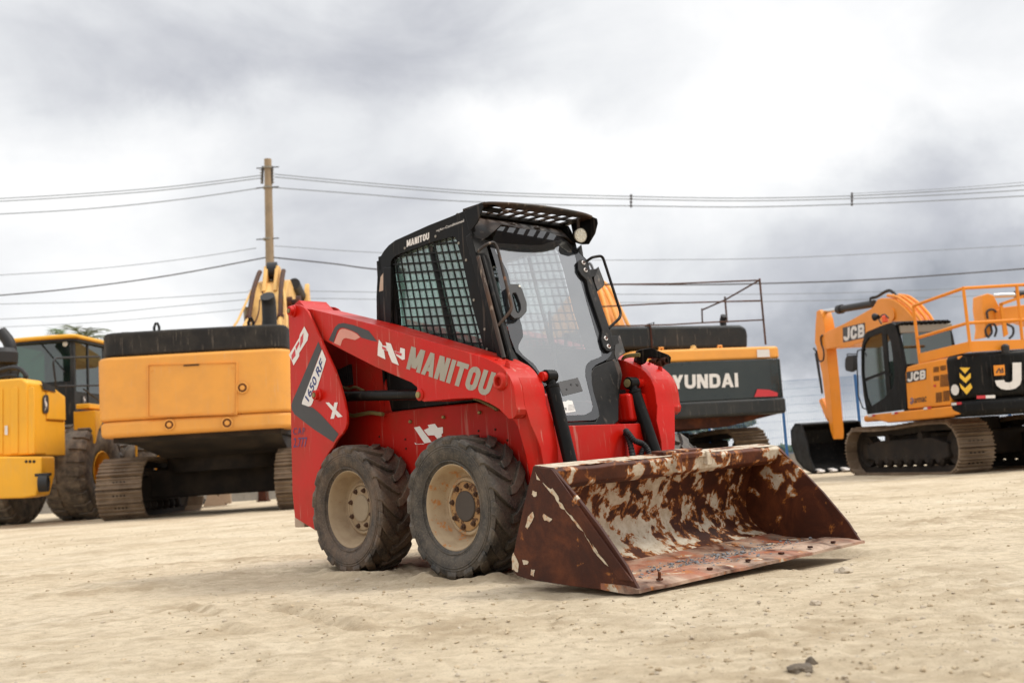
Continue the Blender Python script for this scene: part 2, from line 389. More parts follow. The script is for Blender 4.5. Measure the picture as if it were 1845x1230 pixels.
def block(ch, w, t):
    h = t/2; r_ = lambda x0, y0, x1, y1: [(x0, y0), (x1, y0), (x1, y1), (x0, y1)]; pa = lambda x0, y0, x1, y1, ww: [(x0-ww/2, y0), (x0+ww/2, y0), (x1+ww/2, y1), (x1-ww/2, y1)]
    O = _rc(h, h, w-h, 1-h, min(.22, w/2-h-.01))
    if ch == 'I': return t, [r_(0, 0, t, 1)]
    if ch == 'M': w *= 1.35; return w, [r_(0, 0, t, 1), r_(w-t, 0, w, 1), pa(w/2, .12, t*.62, 1, t*1.15), pa(w/2, .12, w-t*.62, 1, t*1.15)]
    if ch == 'A': w *= 1.1; return w, [pa(t*.5, 0, w/2, 1, t*1.02), pa(w-t*.5, 0, w/2, 1, t*1.02), r_(w*.28, .2, w*.72, .2+t*.75)]
    if ch == 'N': return w, [r_(0, 0, t, 1), r_(w-t, 0, w, 1), pa(w-t*.6, 0, t*.6, 1, t*1.2)]
    if ch == 'T': return w, [r_(0, 1-t*.9, w, 1), r_(w/2-h, 0, w/2+h, 1-t*.9)]
    if ch == 'H': return w, [r_(0, 0, t, 1), r_(w-t, 0, w, 1), r_(t, .5-t*.42, w-t, .5+t*.42)]
    if ch == 'Y': return w, [pa(w/2, .42, t*.55, 1, t*1.1), pa(w/2, .42, w-t*.55, 1, t*1.1), r_(w/2-h, 0, w/2+h, .45)]
    if ch == 'O': return w, _strip(O, t, True)
    if ch == 'U': P = [(w-h, 1)]+[(w-h, .5)]+O[12:][::-1]+O[8:12][::-1]+[(h, .5), (h, 1)]; return w, _strip(P, t, False)
    if ch == 'D': P = O[:4]+[(h, 1-h), (h, h)]+O[12:]; return w, _strip(P, t, True)
    if ch == 'J': P = [(w-h, 1), (w-h, .5)]+O[12:][::-1]+O[8:12][::-1]+[(h, .36)]; return w, _strip(P, t, False)
    if ch == 'C': P = [(w-h, .60)]+O[1:4]+O[4:8]+O[8:12]+O[12:15]+[(w-h, .40)]; return w, _strip(P, t, False)
    if ch == 'B': return w, _strip(_rc(h, .5, w-h*1.15, 1-h, .14)[:4]+[(h, 1-h), (h, .5)]+_rc(h, .5, w-h*1.15, 1-h, .14)[12:], t*.92, True)+_strip(_rc(h, h, w-h, .5, .14)[:4]+[(h, .5), (h, h)]+_rc(h, h, w-h, .5, .14)[12:], t*.92, True)
    return w, []
def blocks(name, txt, quad, nrm, mat, parent, w=.62, t=.22, gap=.07):
    bl, br, tr, tl = [Vector(q) for q in quad]; nrm = Vector(nrm); x = 0; polys = []
    for ch in txt:
        ww, ps = block(ch, w, t); polys += [[(px+x, py) for px, py in p] for p in ps]; x += ww+gap
    x -= gap; mb = MB()
    for i, p in enumerate(polys):
        mb.sheet([bl*(1-u/x)*(1-v)+br*(u/x)*(1-v)+tr*(u/x)*v+tl*(1-u/x)*v+nrm*(1+.12*(i % 5)) for u, v in p])
    return mb.build(name, mat, parent, smooth=False)

# readings taken on enlarged crops of the photograph
T = lambda x, y: (510+x/4.391, 540+y/4.391)
c1 = lambda x, y: (500+x/2.2778, 520+y/2.2778)
LL = lambda x, y: (840+x/5.591, 640+y/5.591)
CC = lambda x, y: (660+x/3.843, 340+y/3.843)
GG = lambda x, y: (860+x/4.392, 400+y/4.392)
K3 = lambda x, y: (850+x/4.3925, 600+y/4.3925)
B4 = lambda x, y: (900+x/2.7132, 780+y/2.7132)
QQ = lambda x, y: (640+x/5.766, 680+y/5.766)
def resample(pts, n):
    P = [Vector(q) for q in pts]; m = len(P); d = [0]
    for i in range(m): d.append(d[-1]+(P[(i+1) % m]-P[i]).length)
    out = []
    for k in range(n):
        s = d[-1]*k/n; i = max(j for j in range(m) if d[j] <= s+1e-9); t = (s-d[i])/max(d[i+1]-d[i], 1e-9); out.append(P[i].lerp(P[(i+1) % m], t))
    return out

# =================================================================== the red skid steer
TH = 0.7443
S = Fr(0.151, 6.466, TH-math.pi/2)
skid = S.rootobj('skid_steer_loader', 'red compact skid steer loader with black caged cab and rusty front bucket', 'skid steer loader')
RY = .377
def xz(pts, y): return [(S.y(u, v, y).x, S.y(u, v, y).z) for u, v in pts]
def at_y(p2, y): return [Vector((x, y, z)) for x, z in p2]
def slab(p2, y0, y1): return MB().prism(at_y(p2, y0), (0, y1-y0, 0))

# ---- chassis
ch = [(-1.58, .22), (-1.62, .40), (-1.62, .958), (-.54, .958), (-.06, .948), (.12, .90), (.30, .815), (.40, .745), (.445, .62), (.47, .30), (.38, .20)]
slab(ch, -.46, .46).build('chassis', M['red_side'], skid, .012)
f = MB().prism([(.452, -.455, .775), (.455, .455, .775), (.475, .455, .28), (.475, -.455, .28)], (.012, 0, 0))
f.build('front_panel', M['red'], skid, .004)
for s in (-1, 1): MB().prism([(.20, s*.285, .79), (.445, s*.285, .79), (.425, s*.285, .955), (.22, s*.285, .955)], (0, s*.17, 0)).build('chassis_shoulder', M['red'], skid, .02, 3)
# facet of the chassis corner beside the near arm
for s in (-1, 1):
    MB().prism([(.37, s*.462, .79), (.44, s*.462, .70), (.49, s*.50, .30), (.42, s*.50, .25)], (.01, s*.012, 0)).build('corner_plate', M['red'], skid, .003)
# bolts on the chassis flank
for u, v in [QQ(580, 457), QQ(925, 410), QQ(1300, 362)]:
    q = S.y(u, v, -.46); MB().lathe([(0.0, -.016), (.006, -.016), (.010, -.012), (.011, 0)], q, (0, 1, 0), 12).build('flank_bolt', M['brass'], skid)
for u, v in [QQ(1462, 338), QQ(1283, 553), QQ(1458, 537), QQ(1583, 650), QQ(253, 613), QQ(523, 640), QQ(530, 735)]:
    q = S.y(u, v, -.46); MB().lathe([(0.0, -.006), (.005, -.006), (.007, 0)], q, (0, 1, 0), 10).build('flank_screw', M['rusty'], skid)
# hood and rear
slab([(-1.60, .95), (-1.60, 1.36), (-1.50, 1.44), (-1.02, 1.36), (-.90, .95)], -.43, .43).build('engine_hood', M['red_side'], skid, .015)
vent = MB()
vp = [S.y(*T(x, y), -.434) for x, y in ((415, 570), (545, 508), (560, 670), (440, 690))]
vent.prism(vp, (0, -.012, 0))
for k in range(8):
    a = vp[0].lerp(vp[1], (k+.5)/8); b = vp[3].lerp(vp[2], (k+.5)/8); vent.cyl(a+Vector((0, -.014, 0)), b+Vector((0, -.014, 0)), .006, 6)
vent.build('hood_vent', M['cabin'], skid)
slab([(-.95, .962), (-.95, 1.24), (.18, 1.24), (.20, .93), (-.02, .955)], -.425, .425).build('cab_base', M['black'], skid, .01)
MB().tube(catmull([S.y(*T(x, y), -.47) for x, y in ((440, 700), (470, 690), (520, 705), (570, 690), (640, 720))]), .009, 8).build('olive_hose', M['hoseg'], skid)
MB().tube(catmull([S.y(*T(x, y), -.50) for x, y in ((500, 905), (560, 915), (640, 900), (700, 893), (790, 905))]), .013, 8).build('olive_hose', M['hoseg'], skid)
MB().tube(catmull([S.y(*QQ(x, y), -.475) for x, y in ((1200, 205), (1300, 240), (1400, 290), (1480, 335))]), .009, 8).build('olive_hose', M['hoseg'], skid)
MB().box(-1.72, -1.60, -.665, .665, .27, .335).build('rear_bumper', M['palebeige'], skid, .008)
MB().box(-1.655, -1.625, -.66, .66, .34, 1.30).build('rear_door', M['red_side'], skid, .01)

# ---- rear towers
tw = xz([T(38, 52), T(60, 44), T(95, 38), T(130, 42), T(155, 54), T(190, 90), T(235, 180), T(280, 280), T(340, 410), T(400, 540), T(450, 680), T(480, 790), T(500, 890), T(505, 940), T(503, 980), T(492, 1020), T(470, 1055), T(440, 1090), T(415, 1125), T(395, 1165)], -.70)
tw += [(-1.20, .745), (-1.29, .68), (-1.37, .58), (-1.41, .45), (-1.405, .25), (-1.655, .335), (-1.672, .50), (-1.655, .95), (-1.632, 1.40)]
for s in (-1, 1):
    t = slab(tw, s*.70, s*.68).build('rear_tower', M['red'], skid, .005)
    slab([(x, z) for x, z in tw if z > .2], s*.435, s*.42).build('tower_inner_plate', M['red_side'], skid, .004)
    MB().box(-1.66, -1.64, min(s*.68, s*.42), max(s*.68, s*.42), .45, 1.55).build('tower_back_plate', M['red'], skid, .004)
    for (x, z) in xz([T(86, 90), T(286, 752)], -.70):
        MB().lathe([(.040, -.002), (.038, .012), (.032, .016), (.029, .038), (.022, .040), (.022, .036), (0, .036)], (x, s*.70, z), (0, s, 0), 24).build('pivot_boss', M['red'], skid)
        MB().lathe([(.016, .034), (.016, .044), (0, .046)], (x, s*.70, z), (0, s, 0), 6).build('pivot_bolt', M['brass'], skid)
    if s < 0: near_tower = t
# tower decals
yo = -.7015
def td(name, pts, mat, k=0, f=T, y=-.70, par=None): return decal(name, [S.y(*f(*q), y) for q in pts], (0, -.0015-.0006*k, 0), mat, par or near_tower)
td('black_stripe', [(280, 330), (307, 392), (290, 430), (148, 822), (205, 845), (232, 848), (300, 905), (441, 1060), (400, 1125), (240, 1020), (92, 905), (72, 870), (66, 835), (78, 795)], M['dark_dec'])
td('white_label', [(310, 392), (343, 470), (322, 540), (235, 815), (222, 838), (203, 843), (150, 824), (155, 800)], M['white_dec'], 1)
lp = lambda x, y: S.y(*T(x, y), -.70)
letter('model_lettering', '1650 RF', [lp(206, 808), lp(324, 520), lp(300, 455), lp(176, 768)], (0, -.0035, 0), M['blue_dec'], near_tower, .02)
td('torn_logo', [(170, 210), (203, 275), (195, 320), (178, 345), (130, 420), (130, 445), (97, 500), (85, 520), (75, 490), (48, 435), (70, 400), (130, 300), (135, 275)], M['white_dec'], 1)
td('torn_logo_mark', [(140, 300), (165, 260), (160, 330), (135, 385)], M['red_dec'], 2)
td('torn_logo_mark', [(68, 440), (98, 385), (102, 440), (72, 480)], M['red_dec'], 2)
td('torn_logo_mark', [(100, 372), (128, 325), (133, 345), (108, 400)], M['red_dec'], 2)
td('x_mark', [(338, 811), (366, 811), (473, 922), (437, 930)], M['white_dec'], 1)
td('x_mark', [(410, 811), (436, 811), (406, 938), (378, 940)], M['white_dec'], 2)
letter('stencil_text', 'CAP', [lp(82, 1066), lp(176, 1062), lp(176, 1010), lp(84, 1012)], (0, -.002, 0), M['stencil'], near_tower, 0, 1.3)
letter('stencil_text', '2.777', [lp(84, 1166), lp(190, 1162), lp(192, 1085), lp(86, 1092)], (0, -.002, 0), M['blue_dec'], near_tower, 0, 1.0)

# ---- loader arms
armtop = [(552, 556), (560, 556.5), (610, 568.5), (677, 585.4), (730, 601.5), (800, 622), (850, 637), (876, 645), (900.8, 657.9), (909.8, 666.8), (918.7, 679.3), (925, 695.4), (927.6, 711.5), (929.4, 729.4), (932, 737.5), (930.3, 747.3), (924, 754), (917, 754.5), (911.5, 749), (899, 736.6), (890, 731), (881, 726), (863, 718.7), (850.7, 717), (820, 718), (763.4, 723.3), (757, 720), (753.5, 710), (751, 697), (741.5, 689), (710, 675.5), (675.6, 660.5), (620, 632), (579, 610)]
A = xz(armtop, -.665)
A += [(-1.47, 1.56), (-1.56, 1.565), (-1.63, 1.61), (-1.655, 1.67), (-1.62, 1.73), (-1.55, 1.752)]
A = A[:]  # closed outline
Ltop = [(930, 735), (934, 739), (947, 751), (957, 766), (965, 783), (974, 805), (979.5, 836.8)]
LG = [(x+.002, -.605, z) for x, z in xz([(918.7, 679.3), (925, 695.4), (927.6, 711.5), (929.4, 729.4), (931, 735)], -.665)]
for (u, v), y in (((956, 764), -.585), ((965, 783), -.565), ((974, 805), -.545), ((979.5, 836.8), -.530)):
    q = S.y(u, v, y); LG.append((q.x, y, q.z))
LG += [(.60, -.53, .40), (.62, -.53, .22), (.55, -.53, .16), (.48, -.53, .20), (.45, -.53, .42)]
for (u, v), y in (((951, 842), -.53), ((947, 819), -.54), ((940, 783), -.565), ((933, 768), -.59), ((922, 752), -.605), ((900, 725), -.665), ((893, 700), -.665)):
    q = S.y(u, v, y); LG.append((q.x, max(y, -.605), q.z))
for s in (-1, 1):
    a = slab(A, s*.665, s*.452).build('loader_arm', M['red'], skid, .003, 2)
    MB().loft([[(x, -s*y, z) for x, y, z in LG], [(x, s*.448 if z > .8 else s*.42, z) for x, y, z in LG]]).build('arm_leg', M['red'], skid, .003)
    q = S.y(903, 687, -.665)
    MB().lathe([(.050, -.002), (.050, .004), (.041, .020), (.036, .024), (.026, .024), (.024, .018), (.024, -.02), (0, -.02)], (q.x, s*.665, q.z), (0, s, 0), 28).build('arm_bushing', M['red'], skid)
    q = S.y(757, 711, -.665)
    MB().lathe([(.034, -.002), (.034, .006), (.026, .010), (0, .010)], (q.x, s*.665, q.z), (0, s, 0), 24).build('cylinder_pin', M['red'], skid)
    MB().lathe([(.018, .008), (.018, .020), (0, .022)], (q.x, s*.665, q.z), (0, s, 0), 16).build('pin_head', M['brass'], skid)
    for u, v in ((895, 652), (914.5, 655)):
        q = S.y(u, v+1, -.62); MB().lathe([(.013, -.02), (.013, .006), (.009, .008), (.009, .018), (0, .019)], (q.x, s*.62, q.z), (0, 0, 1), 8).build('arm_grease_bolt', M['red'], skid)
    # lift cylinder between tower and arm
    MB().tube([(-1.39, s*.575, 1.092), (-1.30, s*.575, 1.095)], .030, 14).build('lift_cylinder_eye', M['black'], skid)
    MB().tube([(-1.33, s*.575, 1.094), (-.40, s*.575, 1.024)], .032, 20).build('lift_cylinder', M['black'], skid)
    if s < 0: arm = a
def ad(name, pts, mat, k=0, f=T): return decal(name, [S.y(*f(*q), -.665) for q in pts], (0, -.0015-.0006*k, 0), mat, arm)
ad('dark_swoosh', [(362, 318), (398, 243), (412, 215), (440, 190), (480, 183), (560, 200), (680, 245), (746, 330), (700, 322), (622, 300), (590, 265), (540, 240), (490, 223), (470, 220), (450, 225), (430, 245), (400, 338)], M['dark_dec'])
ad('faded_swoosh', [(404, 342), (432, 272), (450, 238), (468, 230), (490, 230), (540, 246), (582, 268), (612, 296), (572, 318), (500, 302), (484, 305), (470, 320), (455, 364)], M['pink_dec'])
ad('white_logo_bar', [(760, 312), (783, 343), (800, 396), (812, 470), (780, 456), (750, 440), (752, 380)], M['white_dec'], 1)
ad('white_logo_bar', [(815, 335), (855, 346), (920, 518), (865, 495), (838, 430)], M['white_dec'], 2)
ad('white_logo_bar', [(788, 360), (826, 366), (840, 408), (802, 398)], M['white_dec'], 0)
ad('white_logo_bar', [(884, 402), (926, 416), (930, 378), (966, 388), (966, 470), (945, 475), (898, 440)], M['white_dec'], 1)
ad('logo_scribble', [(430, 235), (446, 243), (450, 254), (432, 247)], M['red_dec'], 3, c1)
ad('logo_scribble', [(484, 256), (512, 266), (510, 276), (488, 268)], M['red_dec'], 3, c1)
ap = lambda u, v: S.y(*c1(u, v), -.665)
def lmap(name, txt, q, f, yy, par, mat, bold, k=0, gap=1.0): return letter(name, txt, [S.y(*f(*p), yy) for p in q], (0, -.0018-.0006*k, 0), mat, par, bold, gap)
blocks('maker_lettering', 'MANITOU', [S.y(*c1(*q), -.665) for q in ((529, 328), (866, 443), (899, 346), (550, 236))], (0, -.0018, 0), M['grey_dec'], arm, .62, .23, .07)
# flank logo
for pts, k in (([(612, 518), (672, 505), (795, 668), (722, 682)], 0), ([(715, 545), (770, 520), (755, 492), (830, 478), (860, 520), (912, 512), (915, 575), (895, 590), (905, 606), (860, 640), (825, 598), (760, 600)], 1), ([(622, 672), (640, 688), (720, 684), (715, 690), (625, 692)], 1)):
    decal('flank_logo', [S.y(*QQ(*q), -.46) for q in pts], (0, -.0015-.0006*k, 0), M['white_dec'], skid)

# ---- wheels
def tyre_mesh(Ro, w_, rin, nl=16, lug=.026, skew=.46, wide=.52):
    mb = MB(); h = w_/2
    prof = [(rin, -h*.72), (rin+.012, -h*.80), (rin+.05, -h*.93), (Ro*.80, -h*1.0), (Ro*.90, -h*.985), (Ro*.955, -h*.93), (Ro-lug, -h*.80), (Ro-lug+.004, 0)]
    prof = prof+[(r, -y) for r, y in prof[-2::-1]]
    mb.lathe([(r, y) for r, y in prof], (0, 0, 0), (0, 1, 0), 72)
    for rr in (rin+.028, Ro*.83, Ro*.865):
        for s in (-1, 1):
            y = s*h*(.93 if rr < rin+.03 else 1.0); mb.lathe([(rr-.004, y), (rr, y+s*.003), (rr+.004, y)], (0, 0, 0), (0, 1, 0), 72)
    da = 2*math.pi/nl
    for side in (-1, 1):
        for k in range(nl):
            a0 = (k+(.5 if side > 0 else 0))*da; rings = []
            for i, (t, hh) in enumerate(((-.10, 1), (.10, 1), (.35, 1), (.62, 1), (.86, 1), (.97, .9), (1.03, .55), (1.01, .15))):
                y = side*h*t; ac = a0-skew*(max(0, t)**1.25)*da*2.0
                wd = da*(.20+.14*min(1, max(0, t)/.6))*(wide/.6)
                r = Ro if t < .9 else (Ro-.006 if t < 1 else (Ro*.945 if i == 6 else Ro*.895))
                rb = (Ro-lug-.012) if t < .9 else r-.03
                if i == 0: r -= .002
                x = []
                for a, q in ((ac-wd, rb), (ac-wd*.86, r), (ac+wd*.86, r), (ac+wd, rb)): x.append((math.sin(a)*q, y if q == r or t < .95 else side*h*.9, math.cos(a)*q))
                rings.append(x)
            mb.loft(rings)
    return mb
RT = .388
M['hubrust'] = paint('rusty_hub', (.42, .24, .10), (.16, .08, .04), .8, .7, 14, False, chips=(.10, .045, .02), chipamt=.54)
M['nut'] = paint('rusty_nut', (.07, .035, .02), (.20, .11, .06), .6, .7, 20, False)
tm = tyre_mesh(RT, .264, .222)
tyre_proto = {}
for nm, mt in (('a', M['tyre']), ('b', M['tyre2'])):
    tyre_proto[nm] = mt
def wheel(x, y, side, tmat, rmat, cap, rotk, zz=RY):
    e = bpy.data.objects.new('wheel', None); C.objects.link(e); e.parent = skid; e.location = (x, y, zz); e.empty_display_size = .1
    e.rotation_euler = (0, rotk, 0)
    t = tm.build('tyre', tmat, e, .004, 2, sharp=28)
    s = side
    rim = MB().lathe([(.222, .088*s), (.236, .098*s), (.236, .104*s), (.229, .106*s), (.223, .100*s), (.214, .080*s), (.208, .060*s), (.196, .040*s), (.190, .010*s), (.180, -.004*s), (.165, -.010*s), (.160, -.004*s), (.157, .010*s), (.150, .014*s), (.140, .012*s), (.136, .004*s), (.128, .004*s), (.126, .012*s), (.085, .012*s)], (0, 0, 0), (0, 1, 0), 64)
    rim.lathe([(.222, -.088*s), (.236, -.100*s), (.222, -.100*s), (.20, -.06*s), (.19, 0)], (0, 0, 0), (0, 1, 0), 48)
    r = rim.build('rim', rmat, e, sharp=50)
    MB().lathe([(.134, .0125*s), (.125, .0155*s), (.084, .0155*s)], (0, 0, 0), (0, 1, 0), 40).build('hub_face', M['hubrust'] if tmat is M['tyre'] else rmat, e)
    hb = MB().lathe([(.085, .010*s), (.083, .020*s), (.078, .024*s), (.0, .024*s)], (0, 0, 0), (0, 1, 0), 36).build('hub_cap', cap, e)
    for k in range(8):
        a = k*math.pi/4+.2; c = (math.sin(a)*.112, .012*s, math.cos(a)*.112)
        MB().lathe([(.017, 0), (.017, .004*s), (.0135, .005*s), (.0125, .016*s), (.007, .017*s), (.007, .024*s), (0, .024*s)], c, (0, 1, 0), 8).build('lug_nut', M['nut'], e)
    return e
wy = .743-.132
wheel(0, -wy, -1, M['tyre'], M['rim'], M['hub_cap'], .0)
wheel(-.9956, -wy, -1, M['tyre2'], M['rim_old'], M['hub_cap2'], .13, RY+.004)
WF = .92
wheel(0, WF, 1, M['tyre'], M['rim_old'], M['hub_cap'], .3)
wheel(-.9956, WF, 1, M['tyre2'], M['rim_old'], M['hub_cap2'], .4)
for x in (0, -.9956): MB().cyl((x, -.60, RY), (x, .90, RY), .07, 20).build('axle', M['red_side'], skid)

# ---- cab
pairs = [((75, 1200), (232, 1200)), ((72, 900), (215, 900)), ((70, 740), (195, 700)), ((80, 560), (168, 530)), ((87, 510), (172, 500)), ((100, 468), (182, 484)), ((122, 430), (205, 463)), ((155, 392), (260, 440)), ((200, 358), (330, 414)), ((430, 254), (470, 365)), ((680, 156), (600, 330)), ((712, 225), (618, 342)), ((728, 290), (626, 360)), ((760, 440), (665, 500)), ((840, 760), (730, 800)), ((905, 990), (785, 1000)), ((968, 1200), (840, 1195))]
po = xz([CC(*a) for a, b in pairs], -.43); pi_ = xz([CC(*b) for a, b in pairs], -.43)
def inside(p, poly):
    x, y = p; c = False; n = len(poly)
    for i in range(n):
        x1, y1 = poly[i]; x2, y2 = poly[(i+1) % n]
        if (y1 > y) != (y2 > y) and x < (x2-x1)*(y-y1)/(y2-y1)+x1: c = not c
    return c
gc = [xz([CC(*q)], -.43)[0] for q in ((85, 330), (597, 290), (838, 1200), (222, 1200))]
def gpt(a, b):
    tl, tr, br, bl = gc; return tuple(tl[i]*(1-a)*(1-b)+tr[i]*a*(1-b)+br[i]*a*b+bl[i]*(1-a)*b for i in (0, 1))
for s in (-1, 1):
    y0, y1 = s*.43, s*.400
    MB().loft([at_y(po, y0), at_y(pi_, y0), at_y(pi_, y1), at_y(po, y1), at_y(po, y0)], caps=False).build('cab_side_frame', M['black'], skid, .010, 3)
    g = MB(); nc, nr = 12, 14
    def run(fn, yy):
        seg = [];
        for k in range(81):
            p = fn(k/80)
            if inside(p, pi_): seg.append(p)
        if len(seg) > 2:
            a, b = Vector((seg[0][0], 0, seg[0][1])), Vector((seg[-1][0], 0, seg[-1][1])); d = (b-a).normalized()
            a -= d*.02; b += d*.02; n_ = Vector((-d.z, 0, d.x))*.0040
            q = [a+n_, b+n_, b-n_, a-n_]; g.prism([Vector((t.x, yy, t.z)) for t in q], (0, -s*.006, 0))
    for i in range(1, nc+1): run(lambda t, i=i: gpt(i/(nc+.6), t), s*.420)
    for j in range(0, nr+1): run(lambda t, j=j: gpt(t, (j+.3)/(nr+.3)), s*.4205)
    g.build('window_grille', M['blackp'], skid, smooth=False)
    MB().prism(at_y(pi_, s*.396), (0, -s*.004, 0)).build('side_window', M['sideglass'] if s < 0 else M['farglass'], skid, smooth=False, tri=True)
    # black post crossing the window and the outer rear post
    a, b = [Vector((q[0], s*.405, q[1])) for q in xz([CC(425, 400), CC(605, 1190)], -.43)]
    MB().tube([a, b], .016, 4).build('window_post', M['blackp'], skid)
    for q in ((267, 412), (480, 330), (640, 377), (692, 494), (745, 770), (820, 972), (835, 1110)):
        x, z = xz([CC(*q)], -.43)[0]; MB().lathe([(.009, 0), (.008, .003), (0, .003)], (x, y0, z), (0, s, 0), 10).build('frame_screw', M['steel'], skid)
    rp = xz([CC(135, 545), CC(190, 545), CC(190, 960), CC(135, 960)], -.43)
    MB().prism(at_y(rp, s*.43), (0, s*.022, 0)).build('rear_post_plate', M['blackp'], skid, .004)
sp = xz([CC(118, 585), CC(125, 600), CC(118, 705), CC(90, 712), (CC(100, 610))], -.43)
MB().prism(at_y(sp, -.4305), (0, -.001, 0)).build('worn_sticker', M['palebeige'], skid)
cmap = lambda name, txt, q, bold: lmap(name, txt, q, CC, -.43, skid, M['white_dec'], bold)
blocks('cab_lettering', 'MANITOU', [S.y(*CC(*q), -.43) for q in ((281, 405), (437, 350), (437, 302), (281, 358))], (0, -.0015, 0), M['white_dec'], skid, .66, .24, .08)
cmap('cab_lettering', '=(Air-Conditioned', [(486, 306), (677, 236), (677, 210), (486, 285)], .006)
# roof, back wall, ceiling, floor
roof = [(-.90, 1.965), (-.80, 2.02), (-.43, 2.052), (-.10, 2.072), (-.10, 2.052), (-.43, 2.03), (-.80, 2.0), (-.90, 1.945)]
slab(roof, -.415, .415).build('roof', M['black'], skid, .004)
# back wall with window
bk = MB(); bk.box(-.985, -.965, -.43, .43, 1.0, 1.30); bk.box(-.985, -.965, -.43, -.33, 1.30, 1.93); bk.box(-.985, -.965, .33, .43, 1.30, 1.93); bk.box(-.965, -.935, -.43, .43, 1.86, 1.955)
bk.build('rear_frame', M['black'], skid, .004)
MB().box(-.978, -.974, -.33, .33, 1.30, 1.87).build('rear_window', M['sideglass'], skid, smooth=False)
# visor over the door
vo = [(-.16, -.43), (.055, -.43), (.11, -.39), (.165, -.20), (.185, .05), (.170, .28), (.135, .40), (.10, .44), (-.16, .44)]
VZ = 2.078
vis = MB()
fr_ = [Vector((x, y, VZ-.06*max(0, -x))) for x, y in vo]
# plate built as bars round two rows of slots
def vbar(x0, x1, y0, y1): vis.box(x0, x1, y0, y1, VZ-.010, VZ)
vbar(-.118, -.105, -.42, .44); ys = np.linspace(-.325, .365, 9)
vbar(-.105, .085, -.43, ys[0]); vbar(-.105, .085, ys[-1], .44)
for y in ys[1:-1]: vis.prism([(-.105, y-.012, VZ-.01), (.085, y-.012, VZ-.01), (.085, y+.012, VZ-.01), (-.105, y+.012, VZ-.01)], (0, 0, .009))
vis.box(-.018, .004, ys[0], ys[-1], VZ-.011, VZ+.001)
vis.prism([(.085, -.43, VZ-.01), (.05, -.43, VZ-.01), (.11, -.39, VZ-.01), (.165, -.20, VZ-.01), (.185, .05, VZ-.01), (.170, .28, VZ-.01), (.135, .40, VZ-.01), (.10, .44, VZ-.01), (.085, .44, VZ-.01)][1:], (0, 0, .010))
vis.build('visor', M['visor'], skid)
lip = MB(); pts = [(.055, -.43), (.11, -.39), (.165, -.20), (.185, .05), (.170, .28), (.135, .40)]
lip.tube(catmull([(x, y, VZ-.008) for x, y in pts], 5), .009, 8).build('visor_lip', M['visor'], skid)
nf = xz([CC(680, 158), CC(740, 126), CC(800, 95), CC(812, 130), CC(775, 232), CC(728, 290), CC(712, 285), CC(700, 230)], -.435)
MB().prism(at_y(nf, -.432), (0, -.008, 0)).build('visor_flap', M['black'], skid, .003)
ff = [(-.08, 2.085), (.10, 2.085), (.145, 2.06), (.148, 2.03), (.12, 1.97), (.06, 1.915), (.0, 1.925), (-.06, 1.95)]
MB().prism(at_y(ff, .435), (0, .010, 0)).build('visor_flap', M['black'], skid, .004)
MB().prism([(.0, -.40, 2.066), (.05, -.36, 2.066), (.05, -.26, 2.066), (.0, -.24, 2.066)], (0, 0, -.02)).build('visor_bracket', M['black'], skid, .006)
hd = MB().prism([(-.165, -.425, 2.068), (-.165, .425, 2.068), (-.045, .44, 1.925), (-.02, .33, 1.965), (-.03, -.20, 1.995), (-.006, -.30, 1.93), (.02, -.42, 1.86)], (-.012, 0, -.006)); hd.build('header_panel', M['visor'], skid, tri=True)
for y in (-.08, .12): MB().lathe([(.030, 0), (.026, .010), (.010, .014), (0, .014)], (-.075, y, 2.0), (.6, 0, -.5), 16).build('header_plug', M['visor'], skid)

# door plane
DN = Vector((.931, 0, .364)).normalized(); DC = .6977
dp = lambda u, v, o=0: S.pl(u, v, DN, DC)+DN*o
clear = [GG(110, 160), GG(250, 172), GG(400, 181), GG(510, 180), GG(590, 152), GG(660, 136), GG(695, 150), GG(775, 262), GG(785, 300), GG(785, 380), GG(820, 470), GG(880, 680), GG(985, 1040), K3(1030, 185), K3(950, 212), K3(912, 240), K3(900, 270), K3(900, 340), K3(935, 480), K3(960, 580), K3(950, 615), K3(900, 645), K3(740, 652), K3(700, 600), K3(600, 400), K3(530, 300), K3(500, 245), K3(420, 190), K3(370, 130), GG(318, 985), GG(365, 900), GG(355, 830), GG(300, 640), GG(235, 380), GG(190, 300), GG(140, 230), GG(140, 190)]
door = [GG(100, 190), GG(165, 40), GG(200, 35), GG(550, 75), GG(700, 138), GG(790, 228), GG(862, 300), GG(900, 420), GG(985, 740), GG(1062, 1000), GG(1062, 1050), K3(1060, 215), K3(990, 245), K3(955, 270), K3(945, 310), K3(950, 420), K3(1008, 620), K3(1005, 665), K3(970, 688), K3(735, 697), K3(690, 650), K3(620, 520), K3(560, 390), K3(505, 290), K3(450, 235), K3(350, 150), K3(300, 20), GG(240, 820), GG(150, 350)]
inner = resample([dp(*q) for q in clear], 90)
_o = resample([dp(*q) for q in door], 540)
outer = []
# match every inner point with the outline by angle round the centre, so the border stays even
cc = sum(inner, Vector())/90; ex = Vector((0, 1, 0)); ez = DN.cross(ex)
def ang(p): d = p-cc; return math.atan2(d.dot(ez), d.dot(ex))
oa = [(ang(p), p) for p in _o]
for p in inner:
    a = ang(p); outer.append(min(oa, key=lambda t: (abs((t[0]-a+math.pi) % (2*math.pi)-math.pi)))[1].copy())
MB().loft([inner, outer], caps=False).build('door_glass_border', M['frit'], skid, smooth=False)
dg = MB().sheet([q-DN*.001 for q in inner]).build('door_glass', M['doorglass'], skid, smooth=False, tri=True)
# frame around the door: from door outline to the cab corner
fo = resample([dp(*q, -.012) for q in door], 120)
rim_ = []
for q in resample([dp(*q) for q in door], 120):
    pass
def fbar(name, pts, th=.03, mat=None, bev=.006):
    P = [dp(*q, -.004) for q in pts]; return MB().prism(P, DN*-th).build(name, mat or M['black'], skid, bev, tri=False)
